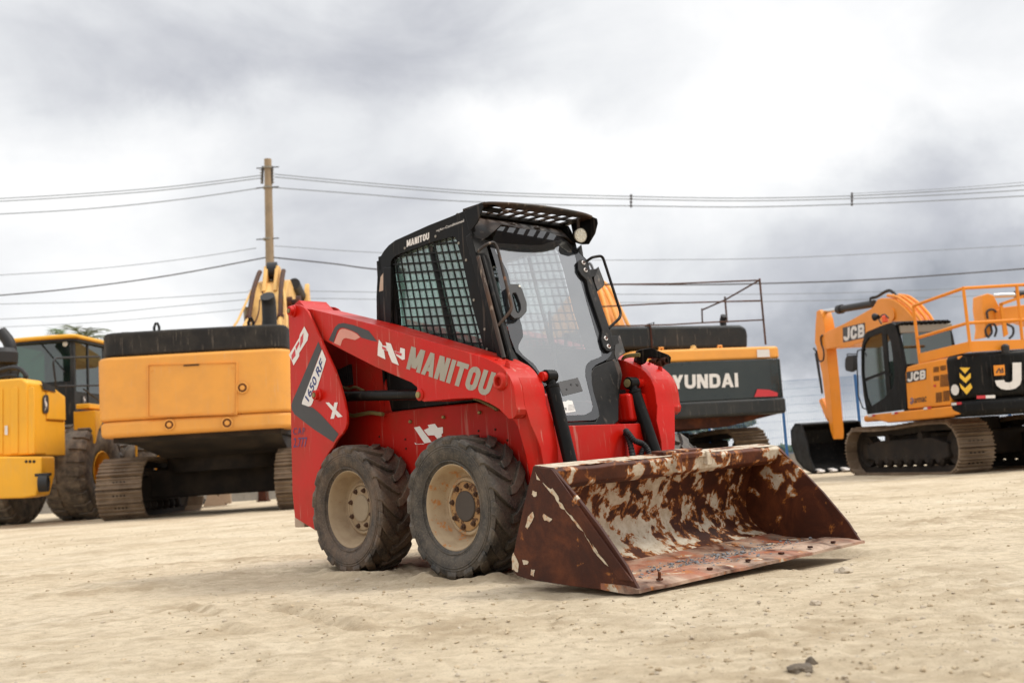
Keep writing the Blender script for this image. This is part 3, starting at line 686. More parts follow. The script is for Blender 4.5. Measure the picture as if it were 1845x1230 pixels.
# near corner post (pressed profile) and black strip beside the glass
fbar('corner_post', [CC(722, 300), CC(762, 330), CC(870, 360), CC(842, 400), CC(905, 640), CC(960, 880), CC(1015, 1100), CC(1060, 1180), K3(620, 420), K3(735, 740), K3(620, 740), K3(300, 300), CC(965, 1200), CC(760, 440)], .05)
q1, q2 = dp(*CC(772, 470), .004), dp(*CC(950, 1175), .004)
MB().tube([q1, q2], .012, 10).build('post_edge', M['visor'], skid)
q1, q2 = dp(*CC(800, 470), .002), dp(*CC(1000, 1200), .002)
MB().tube([q1, q2], .016, 10).build('post_edge', M['black'], skid)
# lower black frame under and right of the glass
fbar('door_frame', [K3(1062, 225), K3(1150, 200), K3(1195, 330), K3(1170, 520), K3(1168, 690), K3(1130, 720), K3(1000, 733), K3(740, 748), K3(640, 560), K3(560, 400), K3(600, 395), K3(690, 600), K3(745, 700), K3(985, 692), K3(1010, 640), K3(950, 420), K3(945, 310), K3(970, 262)], .03, M['black'])
fbar('hinge_post', [GG(795, 225), GG(830, 170), GG(850, 290), GG(880, 330), GG(1095, 960), GG(1135, 1060), K3(1150, 205), K3(1062, 225), GG(1066, 1000), GG(905, 420), GG(868, 300)], .05, M['black'])
fbar('pillar_patch', [GG(1060, 1060), GG(1110, 1075), GG(1140, 1150), K3(1195, 330), K3(1170, 470), K3(1150, 420), K3(1160, 330), K3(1130, 230)], .02, M['visor'], .003)
# hinge strip with white washers
hs = [GG(780, 325), GG(800, 308), GG(850, 320), GG(885, 430), GG(1000, 760), GG(1060, 960), GG(1070, 1010), GG(1045, 1032), GG(1010, 1030), GG(985, 1000), GG(965, 930), GG(975, 870), GG(870, 560), GG(850, 470), GG(810, 430), GG(785, 390)]
MB().prism([dp(*q, .004) for q in hs], DN*.014).build('hinge_bar', M['blackp'], skid, .004)
for q in ((823, 335), (840, 393), (1000, 932), (1022, 996)):
    c = dp(*GG(*q), .018); MB().lathe([(.014, 0), (.014, .004), (.008, .005)], c, DN, 18).build('hinge_washer', M['white_dec'], skid)
    MB().lathe([(.0085, 0), (.0085, .009), (0, .010)], c, DN, 8).build('hinge_bolt', M['rusty'], skid)
for (a, b, d, e) in (((885, 375), (955, 365), (965, 420), (900, 440)), ((1050, 900), (1110, 895), (1125, 960), (1070, 990))):
    MB().prism([dp(*GG(*q), .0) for q in (a, b, d, e)], DN*-.05+Vector((0, .0, 0))).build('hinge_block', M['black'], skid, .004)
for pts in ([(925, 440), (960, 350), (1010, 480), (1000, 510), (955, 545), (930, 480)], [(1095, 960), (1130, 890), (1172, 1035), (1130, 1060), (1105, 1100), (1085, 1040)]):
    MB().prism([dp(*GG(*q), .0) for q in pts], DN*-.03).build('hinge_bracket', M['visor'], skid, .003)
# grab rails, near and far
nb = [dp(*CC(765, 440), .005), dp(*CC(795, 415), .05), dp(*CC(845, 405), .055), dp(*CC(870, 450), .055), dp(*CC(965, 850), .055), dp(*CC(960, 880), .05), dp(*CC(910, 950), .0)]
MB().tube(fillet(nb, .03), .009, 10).build('grab_rail', M['visor'], skid)
fb = [dp(*GG(860, 315), .0), dp(*GG(880, 300), .03), dp(*GG(965, 285), .03), dp(*GG(1110, 740), .03), dp(*GG(1100, 780), .03), dp(*GG(1040, 840), .0)]
MB().tube(fillet(fb, .035), .009, 10).build('grab_rail', M['black'], skid)
# door handle
hp = [dp(*CC(*q), .0) for q in ((950, 700), (975, 682), (1035, 682), (1055, 720), (1085, 810), (1085, 870), (1050, 910), (1000, 918), (975, 895), (955, 800))]
hi = [dp(*CC(*q), .0) for q in ((985, 758), (990, 745), (1010, 742), (1020, 760), (1042, 820), (1045, 855), (1030, 880), (1020, 878), (1010, 860), (995, 800))]
h = MB(); n_ = DN*.035
h.loft([[q+n_ for q in hp], [q+n_ for q in hi], [q+DN*.008 for q in hi], [q+DN*.008 for q in hp], [q+n_ for q in hp]], caps=False); h.build('door_handle', M['cabin'], skid, .006, 3)
c = dp(*CC(1034, 697), .036); MB().lathe([(.008, 0), (.007, .003), (0, .003)], c, DN, 16).build('handle_button', M['lens'], skid)
# stickers inside the glass
st = decal('glass_pad', [dp(*K3(*q), .001) for q in ((678, 388), (840, 352), (878, 458), (722, 498))], (0, 0, 0), M['dark_dec'], skid)
for q, r in (((750, 445), .006), ((785, 407), .007), ((832, 407), .010)):
    MB().lathe([(r, 0), (r, .001), (r*.75, .002), (0, .001)], dp(*K3(*q), .0015), DN, 16).build('pad_hole', M['cabin'], skid)
decal('paper_notice', [dp(*K3(*q), .001) for q in ((690, 545), (745, 540), (760, 530), (795, 535), (812, 590), (822, 620), (722, 634))], (0, 0, 0), M['white_dec'], skid)
letter('notice_text', 'EDR', [dp(*K3(*q), .002) for q in ((722, 615), (752, 612), (750, 588), (720, 592))], (0, 0, 0), M['cabin'], skid)
ln = MB()
for k in range(5):
    a, b = dp(*K3(762, 572+k*10), .002), dp(*K3(806+k*2, 564+k*10), .002); ln.tube([a, b], .0006, 4)
ln.build('notice_lines', M['dark_dec'], skid)
# work lamp under the far end of the visor
lc = Vector((.10, .372, 1.985)); lc = S.y(1046, 424, .375); ldir = (Vector((.93, -.25, -.12))).normalized()
MB().lathe([(.0, -.035), (.025, -.035), (.040, -.015), (.044, 0), (.046, .004), (.043, .006)], lc, ldir, 28).build('work_lamp', M['steel'], skid)
MB().lathe([(.0425, .003), (.03, .0055), (0, .007)], lc, ldir, 28).build('lamp_lens', M['lens'], skid)
u_ = ldir.orthogonal().normalized(); w_ = ldir.cross(u_); ld = MB()
for k in range(9):
    a = k/8*2*math.pi; rr = .028 if k < 8 else 0; ld.lathe([(.0075, .004), (.005, .010), (0, .011)], lc+u_*math.cos(a)*rr+w_*math.sin(a)*rr, ldir, 10)
ld.build('lamp_led', flat('led', (.85, .83, .72), .08), skid)
MB().cyl(lc-ldir*.02+Vector((0, 0, .03)), Vector((lc.x-.01, lc.y, VZ-.01)), .010, 8).build('lamp_bracket', M['visor'], skid)

# interior: seat, side consoles, levers
e = MB(); e.box(-.78, -.30, -.23, .23, 1.08, 1.17); e.build('seat', M['cabin'], skid, .035, 3)
MB().prism([(-.72, -.21, 1.14), (-.62, -.21, 1.14), (-.76, -.21, 1.62), (-.84, -.21, 1.60)], (0, .42, 0)).build('seat_backrest', M['cabin'], skid, .03, 3)
for s in (-1, 1):
    MB().box(-.70, -.02, s*.36-.055, s*.36+.055, 1.04, 1.24).build('console', M['cabin'], skid, .02)
    MB().tube([(-.08, s*.30, 1.22), (-.05, s*.29, 1.32), (-.03, s*.29, 1.36)], [.010, .010, .022], 10).build('joystick', M['cabin'], skid)
lb = MB().tube(fillet([(-.62, -.33, 1.32), (-.15, -.33, 1.30), (-.05, -.33, 1.26), (-.05, .33, 1.26), (-.15, .33, 1.30), (-.62, .33, 1.32)], .06), .014, 10); lb.build('lap_bar', M['cabin'], skid)
MB().tube([dp(*CC(1280, 840), -.02), dp(*CC(1330, 1200), -.03), dp(*CC(1370, 1330), -.03)], [.008, .012, .014], 8).build('wiper', M['cabin'], skid)
MB().box(-.90, .30, -.41, .41, .96, .985).build('cab_floor', M['cabin'], skid)

# ---- tilt cylinders and hoses
def tilt(s, top, mid, bot, flip):
    MB().cyl(top+Vector((0, -.035, 0)), top+Vector((0, .035, 0)), .036, 24).build('tilt_cylinder_eye', M['black'], skid, .004)
    if s > 0: MB().lathe([(.024, 0), (.024, .006), (0, .008)], top+Vector((0, -.035, 0)), (0, -1, 0), 20).build('tilt_pin', M['brass'], skid)
    MB().cyl(top+Vector((0, .03 if s > 0 else -.03, 0)), top+Vector((0, s*(.10 if s > 0 else .06), 0)), .026, 20).build('pin_tube', M['red'], skid)
    d = (bot-top).normalized()
    MB().tube([top+d*.005, top+d*.06], .026, 14).build('tilt_cylinder_neck', M['black'], skid)
    cy = MB().lathe([(.030, .045), (.040, .05), (.040, .066), (.037, .07), (.037, (bot-top).length*.98), (.02, (bot-top).length)], top, d, 28); cy.build('tilt_cylinder', M['black'], skid)
tilt(-1, S.y(990, 678, -.385), None, S.y(1032, 850, -.385), False)
tilt(1, S.y(1138, 690, .36), None, S.y(1192, 850, .36), True)
def spiral_hose(pts, r):
    P = catmull([S.pl(*K3(*q), Vector((1, 0, 0)), c) for q, c in pts], 22); mb = MB(); rr = [r*(1+.13*math.sin(i*1.35)) for i in range(len(P))]
    return mb.tube(P, rr, 12)
spiral_hose([((1275, 1000), .56), ((1255, 880), .53), ((1225, 800), .50), ((1222, 775), .50), ((1245, 800), .53), ((1290, 850), .56), ((1350, 875), .58), ((1390, 920), .60), ((1420, 1000), .62)], .016).build('bucket_hose', M['rubber'], skid)
spiral_hose([((1290, 1010), .52), ((1260, 900), .50), ((1240, 820), .49), ((1215, 785), .485)], .015).build('bucket_hose', M['rubber'], skid)
spiral_hose([((1330, 1000), .50), ((1345, 940), .50), ((1370, 900), .50)], .014).build('bucket_hose', M['rubber'], skid)
# quick attach frame behind the bucket
qa = MB().prism([(.60, -.48, .14), (.64, -.48, .14), (.74, -.48, .42), (.70, -.48, .44)], (0, .96, 0)); qa.build('quick_attach', M['black'], skid, .01)
for s in (-1, 1): MB().box(.50, .64, s*.36-.05, s*.36+.05, .12, .46).build('attach_bracket', M['black'], skid, .01)
# hydraulic coupler on top of far arm
cf = S
cc0 = S.y(*K3(1440, 190), .52)
box_ = [(1310, 215), (1330, 130), (1420, 115), (1560, 170), (1580, 190), (1575, 240), (1545, 235), (1520, 200), (1400, 190), (1380, 235), (1355, 250)]
MB().prism([S.y(*K3(*q), .50) for q in box_], (-.06, .03, 0)).build('coupler_guard', M['black'], skid, .005)
for q in ((1455, 222), (1525, 215), (1495, 240)):
    p_ = S.y(*K3(*q), .50); dd = Vector((.9, -.25, -.12)).normalized()
    MB().lathe([(.010, -.06), (.012, -.03), (.016, -.03), (.016, -.005), (.019, 0), (.019, .02), (.012, .022), (.011, .010), (0, .010)], p_, dd, 16).build('coupler_nipple', M['rusty'], skid)
for dz in (0, 8, 16):
    MB().tube(catmull([S.y(*K3(x, y+dz), .47) for x, y in ((1330, 165), (1250, 170), (1200, 190), (1180, 240))]), .006, 8).build('coupler_pipe', M['hoseg'], skid)

# ---- bucket
bk = bpy.data.objects.new('bucket', None); C.objects.link(bk); bk.parent = skid; bk.empty_display_size = .2
BW = .912; DZ = .040
def bx(p2, y): # bucket points, slight cross tilt of the whole bucket
    return [Vector((x, y, z+DZ*(y+BW)/(2*BW))) for x, z in p2]
def bslab(p2, y0, y1): return MB().loft([bx(p2, y0), bx(p2, y1)])
side = [(1.468, .012), (1.368, .006), (1.05, .022), (.787, .040), (.700, .056), (.668, .078), (.659, .105), (.723, .266), (.807, .459), (.859, .572), (.985, .556), (1.003, .540), (1.133, .418), (1.262, .286), (1.402, .118), (1.440, .055)]
for s in (-1, 1):
    y0, y1 = (-BW, -BW+.018) if s < 0 else (BW, BW-.018)
    bslab(side, y0, y1).build('side_plate', M['bucket'] if s < 0 else M['bucket_farside'], bk, .003)
    # stiffener along the front edge
    stf = [(1.440, .055), (1.003, .540), (.985, .556), (.895, .565), (1.36, .06)]
    bslab(stf, s*(BW+.010), s*(BW-.0005)).build('side_cutter', M['bucket'], bk, .003)
# shell: floor, curve, back, with thickness
arc = [(1.30, .034), (1.10, .042), (.98, .050), (.90, .060), (.83, .085), (.775, .130), (.745, .185), (.742, .245), (.765, .33), (.80, .42), (.835, .50)]
so_ = [(x-.018*(1 if z > .1 else .2), z-.014) for x, z in arc]
MBs = MB(); inner_c = [bx([q], 0)[0] for q in arc]
def strip(name, c, mat, t=.012):
    mb = MB(); ring = c+[(x-(t if z > .09 else t*.3), z-(t if z <= .2 else t*.4)) for x, z in reversed(c)]
    rings = [bx(ring, -BW+.017+(2*BW-.034)*k/10) for k in range(11)]
    return mb.loft(rings).build(name, mat, bk, sharp=50)
strip('bucket_back', arc[3:], M['bucket_in'])
strip('bucket_floor', [(1.40, .022), (1.20, .030), (1.0, .042), (.9005, .0605)], M['bucket_floor'])
# cutting edge, slightly bowed and proud of the sides
ce = MB(); rings = []
for k in range(25):
    y = -BW-.012+(2*BW+.024)*k/24; w2 = .006*math.sin(k*1.7)+.004*math.sin(k*.9+1)
    rings.append([q+Vector((w2, 0, w2*.4)) for q in bx([(1.475, .006), (1.475, .020), (1.395, .034), (1.25, .040), (1.25, .014), (1.40, .000)], y)])
ce.loft(rings).build('cutting_edge', M['bucket_floor'], bk)
for k, y in enumerate((-.72, -.36, -.06, .22, .48, .70)):
    q = bx([(1.42, .032)], y)[0]; MB().box(-.012, .012, -.012, .012, 0, .010, Matrix.Rotation(k, 3, 'Z'), q).build('edge_bolt', M['bucket'], bk, .003)
q = bx([(1.42, .040)], -.72)[0]; MB().cyl(q, q+Vector((.002, 0, .030)), .007, 8).build('edge_bolt_stem', M['bucket_top'], bk)
# top box beam
top = [(.835, .50), (.859, .572), (.985, .556), (1.003, .540), (.985, .475), (.955, .455), (.88, .47)]
mb = MB(); rings = []
for k in range(41):
    y = -BW+.002+(2*BW-.004)*k/40; dent = .006*math.sin(k*.8)*math.sin(k*.21)
    rings.append([q+Vector((dent if i in (3, 4, 5) else 0, 0, dent*.6 if i in (1, 2, 3) else 0)) for i, q in enumerate(bx(top, y))])
mb.loft(rings).build('top_beam', M['bucket_top'], bk, .006, sharp=30)
bslab([(.8595, .5735), (.984, .5575), (.984, .5590), (.8595, .5750)], -BW+.01, BW-.01).build('beam_top_paint', M['bucket_topface'], bk)
# welded grab lug along the beam
for y0, y1, x0, x1, z0, z1 in ((-.07, .26, .87, .955, .566, .590), (-.045, -.005, .985, 1.022, .478, .575), (.205, .245, .985, 1.022, .500, .575), (-.01, .215, .992, 1.012, .545, .572)):
    P = [(x0, z0), (x1, z0-.008), (x1, z1-.008), (x0, z1)]; bslab(P, y0, y1).build('beam_lug', M['bucket_top'], bk, .005)
# gusset at the far inner corner

# paint islands on the near side plate
def island(pts, seed):
    random.seed(seed); P = []
    n = len(pts)
    for i in range(n):
        a = Vector(S.y(*B4(*pts[i]), -BW)); b = Vector(S.y(*B4(*pts[(i+1) % n]), -BW))
        for t in (0, .33, .66):
            q = a.lerp(b, t); q += Vector((random.uniform(-1, 1), 0, random.uniform(-1, 1)))*.0028; P.append(q)
    return decal('paint_island', P, (0, -.0022, 0), M['islepaint'], bk)
mi, ntm, bb = newmat('old_cream_paint'); vv = objco(ntm)
cx = ramp(ntm, noise(ntm, 30, 7, .7, vv), [(.35, (.42, .16, .05)), (.47, (.55, .44, .31)), (.7, (.62, .55, .43))]); L(ntm, cx, bb.inputs['Base Color']); bb.inputs['Roughness'].default_value = .75
M['islepaint'] = mi
for k, pts in enumerate(([(175, 190), (200, 230), (185, 228)], [(212, 240), (250, 275), (278, 250), (290, 300), (292, 330), (310, 345), (330, 385), (365, 415), (410, 480), (400, 475), (355, 420), (320, 375), (298, 362), (270, 310), (240, 280)], [(410, 480), (450, 545), (490, 595), (535, 650), (480, 600), (455, 560)], [(165, 383), (172, 410), (150, 445), (138, 470), (128, 455), (140, 410)], [(218, 390), (258, 420), (245, 432), (220, 425), (210, 405)], [(112, 620), (145, 625), (135, 640), (118, 642)], [(155, 665), (175, 668), (168, 700), (152, 690)], [(70, 580), (98, 640), (92, 680), (62, 665), (62, 610)], [(165, 282), (182, 285), (185, 305), (172, 312), (160, 300)], [(455, 540), (470, 560), (495, 600), (475, 590)])):
    island(pts, k)

# =================================================================== ground
def axis(lo, a, b, hi, step, g):
    mid = np.arange(a, b, step); up = []; x = b; s = step
    while x < hi: up.append(x); s *= g; x += s
    dn = []; x = a; s = step
    while x > lo: s *= g; x -= s; dn.append(x)
    return np.array(dn[::-1]+list(mid)+up)
_rng = np.random.RandomState(3); _tab = _rng.rand(256, 256)
def vnoise(x, y):
    xi = np.floor(x).astype(int); yi = np.floor(y).astype(int); fx = x-xi; fy = y-yi; fx = fx*fx*(3-2*fx); fy = fy*fy*(3-2*fy)
    g = lambda a, b: _tab[a & 255, b & 255]
    return (g(xi, yi)*(1-fx)+g(xi+1, yi)*fx)*(1-fy)+(g(xi, yi+1)*(1-fx)+g(xi+1, yi+1)*fx)*fy-.5
def rot2(x, y, a): return x*math.cos(a)+y*math.sin(a), -x*math.sin(a)+y*math.cos(a)
_F = Vector((math.sin(TH), -math.cos(TH))); _Lv = Vector((math.cos(TH), math.sin(TH)))
def gh(x, y):
    churn_shade = np.zeros_like(x); d = np.clip((y-7)/12, 0, 1); k = 1-.45*d
    h = .020*vnoise(x/1.3+5, y/1.3)+.014*vnoise(x/.45, y/.45+9)+.007*vnoise(x/.16+3, y/.16)+.007*vnoise(x/.07, y/.07)+.005*vnoise(x/.034, y/.034)
    cl = np.clip(vnoise(x/.6+40, y/.6+7)*3, 0, 1); h = h+cl*(.022*np.abs(vnoise(x/.05+9, y/.05))+.012*np.abs(vnoise(x/.11, y/.11+4))+.010*vnoise(x/.028, y/.028+3))
    cl2 = np.clip(vnoise(x/1.1+11, y/.4+70)*4-.3, 0, 1); h = h+cl2*(.016*np.abs(vnoise(x/.16+2, y/.09))-.004)
    churn_shade = churn_shade+.7*cl*np.clip(vnoise(x/.12+1, y/.07+2)*3+.4, 0, 1)+.5*cl2*np.clip(vnoise(x/.09, y/.05)*3+.3, 0, 1)
    for a, sp, am in ((.35, .42, .015), (-.55, .33, .012), (1.2, .7, .010), (.12, .6, .013)):
        u, v = rot2(x, y, a); msk = np.clip(vnoise(u/2.6+a*9, v/.9)*3+.1, 0, 1)
        h = h+am*msk*(vnoise(u/1.9, v/(sp*.35)))
        h = h+am*.7*msk*vnoise(u/.05, v/.16+7)*np.clip(vnoise(u/3+3, v/.6)*4, 0, 1)
    h = h*k-.006
    for x0, y0, x1, y1, wd, dp_, hs in RUTS:
        ux, uy = x1-x0, y1-y0; l2 = ux*ux+uy*uy; l_ = math.sqrt(l2); t = ((x-x0)*ux+(y-y0)*uy)/l2; s = (-(x-x0)*uy+(y-y0)*ux)/l_
        s = s+.05*vnoise(x/.35+7, y/.35); e = np.clip(t*6, 0, 1)*np.clip((1-t)*6, 0, 1); pf_ = np.exp(-(s/wd)**2); ed = np.exp(-((np.abs(s)-wd*1.7)/(wd*.7))**2)
        churn_shade = churn_shade+e*np.clip(pf_+.5*ed, 0, 1)*np.clip(.55+1.6*vnoise(x/.10+3, y/.06), 0, 1)
        h = h+e*(dp_*pf_*1.2+hs*.8*ed*(.8+.8*vnoise(x/.05, y/.05))+abs(dp_)*.5*vnoise(x/.04, y/.04)*(pf_+ed))
    # positions in the loader's own axes
    mx_ = (x-.151)*_F.x+(y-6.466)*_F.y; my_ = (x-.151)*_Lv.x+(y-6.466)*_Lv.y
    for wx in (0, -.9956):
        for wyy in (-wy, WF):
            dx = mx_-wx; dyy = my_-wyy; r = np.sqrt((dx/.17)**2+(dyy/.17)**2); f = np.clip(1.6-r, 0, 1); f = f*f*(3-2*f)
            h = h*(1-f)+f*-.006
            rr = np.sqrt((dx/.26)**2+(dyy/.22)**2); churn_shade = churn_shade+.8*np.exp(-((rr-1.15)/.35)**2)*np.clip(.5+1.5*vnoise(x/.08, y/.06), 0, 1); h = h+(.026+.03*vnoise(x/.08, y/.08+5))*np.exp(-((rr-1.10)/.22)**2)
    inb = (mx_ > .60) & (mx_ < 1.52) & (np.abs(my_) < 1.0)
    cap = np.where(my_ > .15, -.035, -.008)
    e = np.clip(np.minimum(np.minimum(mx_-.56, 1.60-mx_)/.08, (1.02-np.abs(my_))/.08), 0, 1); h = h*(1-e)+np.minimum(h, cap)*e
    return h, np.clip(churn_shade, 0, 1)
_g = Fr(0, 0, 0)
RUTS = []
for u0, v0, u1, v1, wd, dp_, hs in ((480, 1092, 665, 1136, .045, -.020, .016), (310, 1092, 400, 1108, .04, -.016, .012), (370, 1128, 450, 1142, .05, -.018, .012), (140, 1032, 400, 1014, .10, .022, .0), (400, 1012, 590, 1000, .09, .020, .0), (180, 1060, 120, 1052, .05, -.014, .01),
        (600, 1085, 720, 1100, .03, -.010, .008), (0, 1075, 300, 1060, .05, -.012, .010), (1580, 945, 1845, 925, .12, .022, .012), (1560, 900, 1845, 880, .12, .018, .0), (1590, 985, 1800, 990, .06, -.018, .014), (1560, 1055, 1750, 1040, .05, -.012, .012), (1100, 1150, 1500, 1130, .04, -.008, .008), (0, 985, 260, 975, .10, .016, .0), (900, 1085, 1150, 1090, .06, .014, .0), (1150, 1085, 1420, 1010, .06, .014, .004), (1380, 1020, 1580, 1000, .05, .012, .0)):
    p_, q_ = _g.z(u0, v0, 0), _g.z(u1, v1, 0); RUTS.append((p_.x, p_.y, q_.x, q_.y, wd, dp_, hs))
gx = axis(-900, -3.4, 3.4, 900, .017, 1.075); gy = axis(-60, 2.2, 8.4, 1400, .017, 1.05)
X, Y = np.meshgrid(gx, gy); Z, CHURN_SHADE = gh(X, Y); far = (np.abs(X) > 60) | (Y > 70) | (Y < -5); Z = np.where(far, -.006, Z)
me = bpy.data.meshes.new('ground'); nx, ny = len(gx), len(gy)
me.vertices.add(nx*ny); me.vertices.foreach_set('co', np.stack([X, Y, Z], -1).ravel().astype(np.float32))
idx = np.arange(nx*ny).reshape(ny, nx); q = np.stack([idx[:-1, :-1], idx[:-1, 1:], idx[1:, 1:], idx[1:, :-1]], -1).reshape(-1, 4)
me.loops.add(q.size); me.loops.foreach_set('vertex_index', q.ravel().astype(np.int32)); me.polygons.add(len(q))
me.polygons.foreach_set('loop_start', np.arange(0, q.size, 4, dtype=np.int32)); me.polygons.foreach_set('loop_total', np.full(len(q), 4, dtype=np.int32))
me.polygons.foreach_set('use_smooth', np.ones(len(q), dtype=bool)); me.update(calc_edges=True); me.validate()
ground = bpy.data.objects.new('ground', me); C.objects.link(ground); ground['kind'] = 'structure'
mg, nt, b = newmat('pale_sand'); v = objco(nt)
c = ramp(nt, noise(nt, .7, 8, .62, v), [(.28, (.53, .42, .285)), (.48, (.64, .53, .375)), (.72, (.71, .605, .45))])
c = mixc(nt, ramp(nt, noise(nt, 14, 6, .65, v), [(.45, (0, 0, 0)), (.75, (.65, .65, .65))]), c, (.33, .255, .165))
c = mixc(nt, ramp(nt, noise(nt, 1.6, 9, .7, v, .6), [(.50, (0, 0, 0)), (.66, (.55, .55, .55))]), c, (.36, .275, .175))
c = mixc(nt, ramp(nt, noise(nt, 95, 4, .7, v), [(.56, (0, 0, 0)), (.68, (.6, .6, .6))]), c, (.27, .21, .15))
an = N(nt, 'ShaderNodeAttribute', attribute_name='churned_shaded_soil')
c = mixc(nt, mathn(nt, 'MULTIPLY', an.outputs['Fac'], mathn(nt, 'ADD', noise(nt, 45, 4, .7, v), .25)), c, (.38, .29, .185))  # darker churned soil, with the shade of ruts and mounds mixed into the colour
vo_ = N(nt, 'ShaderNodeTexVoronoi', i={'Scale': 70.0}); L(nt, v, vo_.inputs['Vector'])
big = noise(nt, 2.2, 4, .6, v); peb = mathn(nt, 'MULTIPLY', ramp(nt, vo_.outputs['Distance'], [(.10, (1, 1, 1)), (.2, (0, 0, 0))]), ramp(nt, big, [(.5, (0, 0, 0)), (.62, (1, 1, 1))]))
c = mixc(nt, mathn(nt, 'MULTIPLY', peb, .5), c, (.33, .29, .24))
# rough sand surface
L(nt, c, b.inputs['Base Color']); b.inputs['Roughness'].default_value = .95; b.inputs['Specular IOR Level'].default_value = .15
h = mathn(nt, 'ADD', mathn(nt, 'MULTIPLY', noise(nt, 60, 8, .75, v), .8), mathn(nt, 'MULTIPLY', noise(nt, 260, 3, .7, v), .3)); h = mathn(nt, 'ADD', h, mathn(nt, 'MULTIPLY', peb, .5))
bump(nt, b, h, 1.0, .013)
me.materials.append(mg)
at_ = me.attributes.new('churned_shaded_soil', 'FLOAT', 'POINT'); at_.data.foreach_set('value', CHURN_SHADE.ravel().astype(np.float32))

def stones(name, n, place, smin, smax, mat, seed):
    rs = random.Random(seed); base = [(1, 0, 0), (-1, 0, 0), (0, 1, 0), (0, -1, 0), (0, 0, 1), (0, 0, -1)]
    fs = [(0, 2, 4), (2, 1, 4), (1, 3, 4), (3, 0, 4), (2, 0, 5), (1, 2, 5), (3, 1, 5), (0, 3, 5)]
    mids = {}; V = [Vector(p) for p in base]; F2 = []
    def mid(a, b):
        k = (min(a, b), max(a, b))
        if k not in mids: V.append(((V[a]+V[b])/2).normalized()); mids[k] = len(V)-1
        return mids[k]
    for a, b_, c_ in fs:
        x, y, z = mid(a, b_), mid(b_, c_), mid(c_, a); F2 += [(a, x, z), (x, b_, y), (z, y, c_), (x, y, z)]
    mb = MB()
    for i in range(n):
        p = place(rs)
        if p is None: continue
        s = smin*(smax/smin)**(rs.random()**2.2); R_ = Matrix.Rotation(rs.random()*6.28, 3, 'Z') @ Matrix.Rotation(rs.uniform(-.5, .5), 3, 'X')
        sx, sy, sz = s*rs.uniform(.7, 1.2), s*rs.uniform(.6, 1.1), s*rs.uniform(.35, .75)
        mb.add([R_ @ Vector((q.x*sx*rs.uniform(.75, 1.15), q.y*sy*rs.uniform(.75, 1.15), q.z*sz*rs.uniform(.75, 1.15)))+p+Vector((0, 0, sz*.25)) for q in V], F2)
    return mb.build(name, mat, sharp=25)
def gz(x, y): return float(Z[min(ny-1, max(0, int(np.searchsorted(gy, y)))), min(nx-1, max(0, int(np.searchsorted(gx, x))))])
def pl_ground(rs):
    y = 2.4+14*rs.random()**1.7; x = rs.uniform(-.52, .52)*y
    if vnoise(np.array([x*.9]), np.array([y*.9]))[0] < rs.uniform(-.4, .25): return None
    mx_ = (x-.151)*_F.x+(y-6.466)*_F.y; my_ = (x-.151)*_Lv.x+(y-6.466)*_Lv.y
    if .5 < mx_ < 1.5 and abs(my_) < .95: return None
    return Vector((x, y, gz(x, y)))
M['pebble'] = paint('pebble', (.50, .42, .32), (.36, .29, .21), .9, .9, 9, False)
M['greystone'] = paint('grey_gravel', (.20, .20, .21), (.34, .30, .25), .5, .8, 30, False)
M['crumb'] = paint('sand_crumb', (.50, .40, .27), (.34, .26, .17), .7, .95, 9, False)
tag(stones('sand_crumbs', 7000, pl_ground, .003, .014, M['crumb'], 15), 'small crumbs of dry sand lying loose over the yard', 'sand crumbs', kind='stuff')
tag(stones('gravel', 5500, pl_ground, .002, .012, M['pebble'], 5), 'small loose pebbles scattered over the pale sandy yard', 'gravel', kind='stuff')
def pl_bucket(rs):
    y = rs.gauss(.05, .38); x = rs.gauss(1.20, .07) if rs.random() < .75 else rs.uniform(.98, 1.38)
    if abs(y) > .86 or not .95 < x < 1.40: return None
    q = bx([(x, .036+.012*max(0, 1.25-x))], y)[0]; g = S.m @ q+S.o; return g
tag(stones('bucket_gravel', 620, pl_bucket, .003, .013, M['greystone'], 8), 'grey stone chips lying on the rusty bucket floor', 'gravel', kind='stuff')
G0 = Fr(0, 0, 0)
def rock(u, v, s, label, seed, mat='pebble', sq=.6):
    p = G0.z(u, v, 0); rs = random.Random(seed); bm = bmesh.new(); bmesh.ops.create_icosphere(bm, subdivisions=3, radius=1)
    o1 = Vector((rs.random()*9, rs.random()*9, 0))
    from mathutils import noise as mn
    for q in bm.verts:
        n_ = mn.noise(q.co*1.1+o1)*.5+mn.noise(q.co*2.6+o1)*.28+mn.noise(q.co*6+o1)*.10; q.co *= (1+n_)
        q.co = Vector((q.co.x*s, q.co.y*s*.8, q.co.z*s*sq))
    mesh = bpy.data.meshes.new('rock'); bm.to_mesh(mesh); bm.free(); mesh.materials.append(M[mat])
    mesh.polygons.foreach_set('use_smooth', [True]*len(mesh.polygons)); mesh.set_sharp_from_angle(angle=R(30))
    o = bpy.data.objects.new('rock', mesh); C.objects.link(o); o.location = (p.x, p.y, gz(p.x, p.y)+s*.1); tag(o, label, 'rock')
M['darkclod'] = paint('dark_clod', (.13, .105, .08), (.30, .24, .17), .5, .95, 12, False)
rock(1442, 1207, .034, 'dark lumpy clod of earth lying alone in the front sand', 1, 'darkclod', .5)
rock(1460, 1192, .016, 'small dark crumb of earth on top of the front clod', 12, 'darkclod', 1.0)
rock(1520, 1030, .040, 'pale flat stone on the sand right of the bucket edge', 2)
rock(1470, 1085, .022, 'small pale stone between the bucket tip and the dark clod', 3)
rock(645, 1045, .020, 'small brown stone in front of the rear wheel', 4)

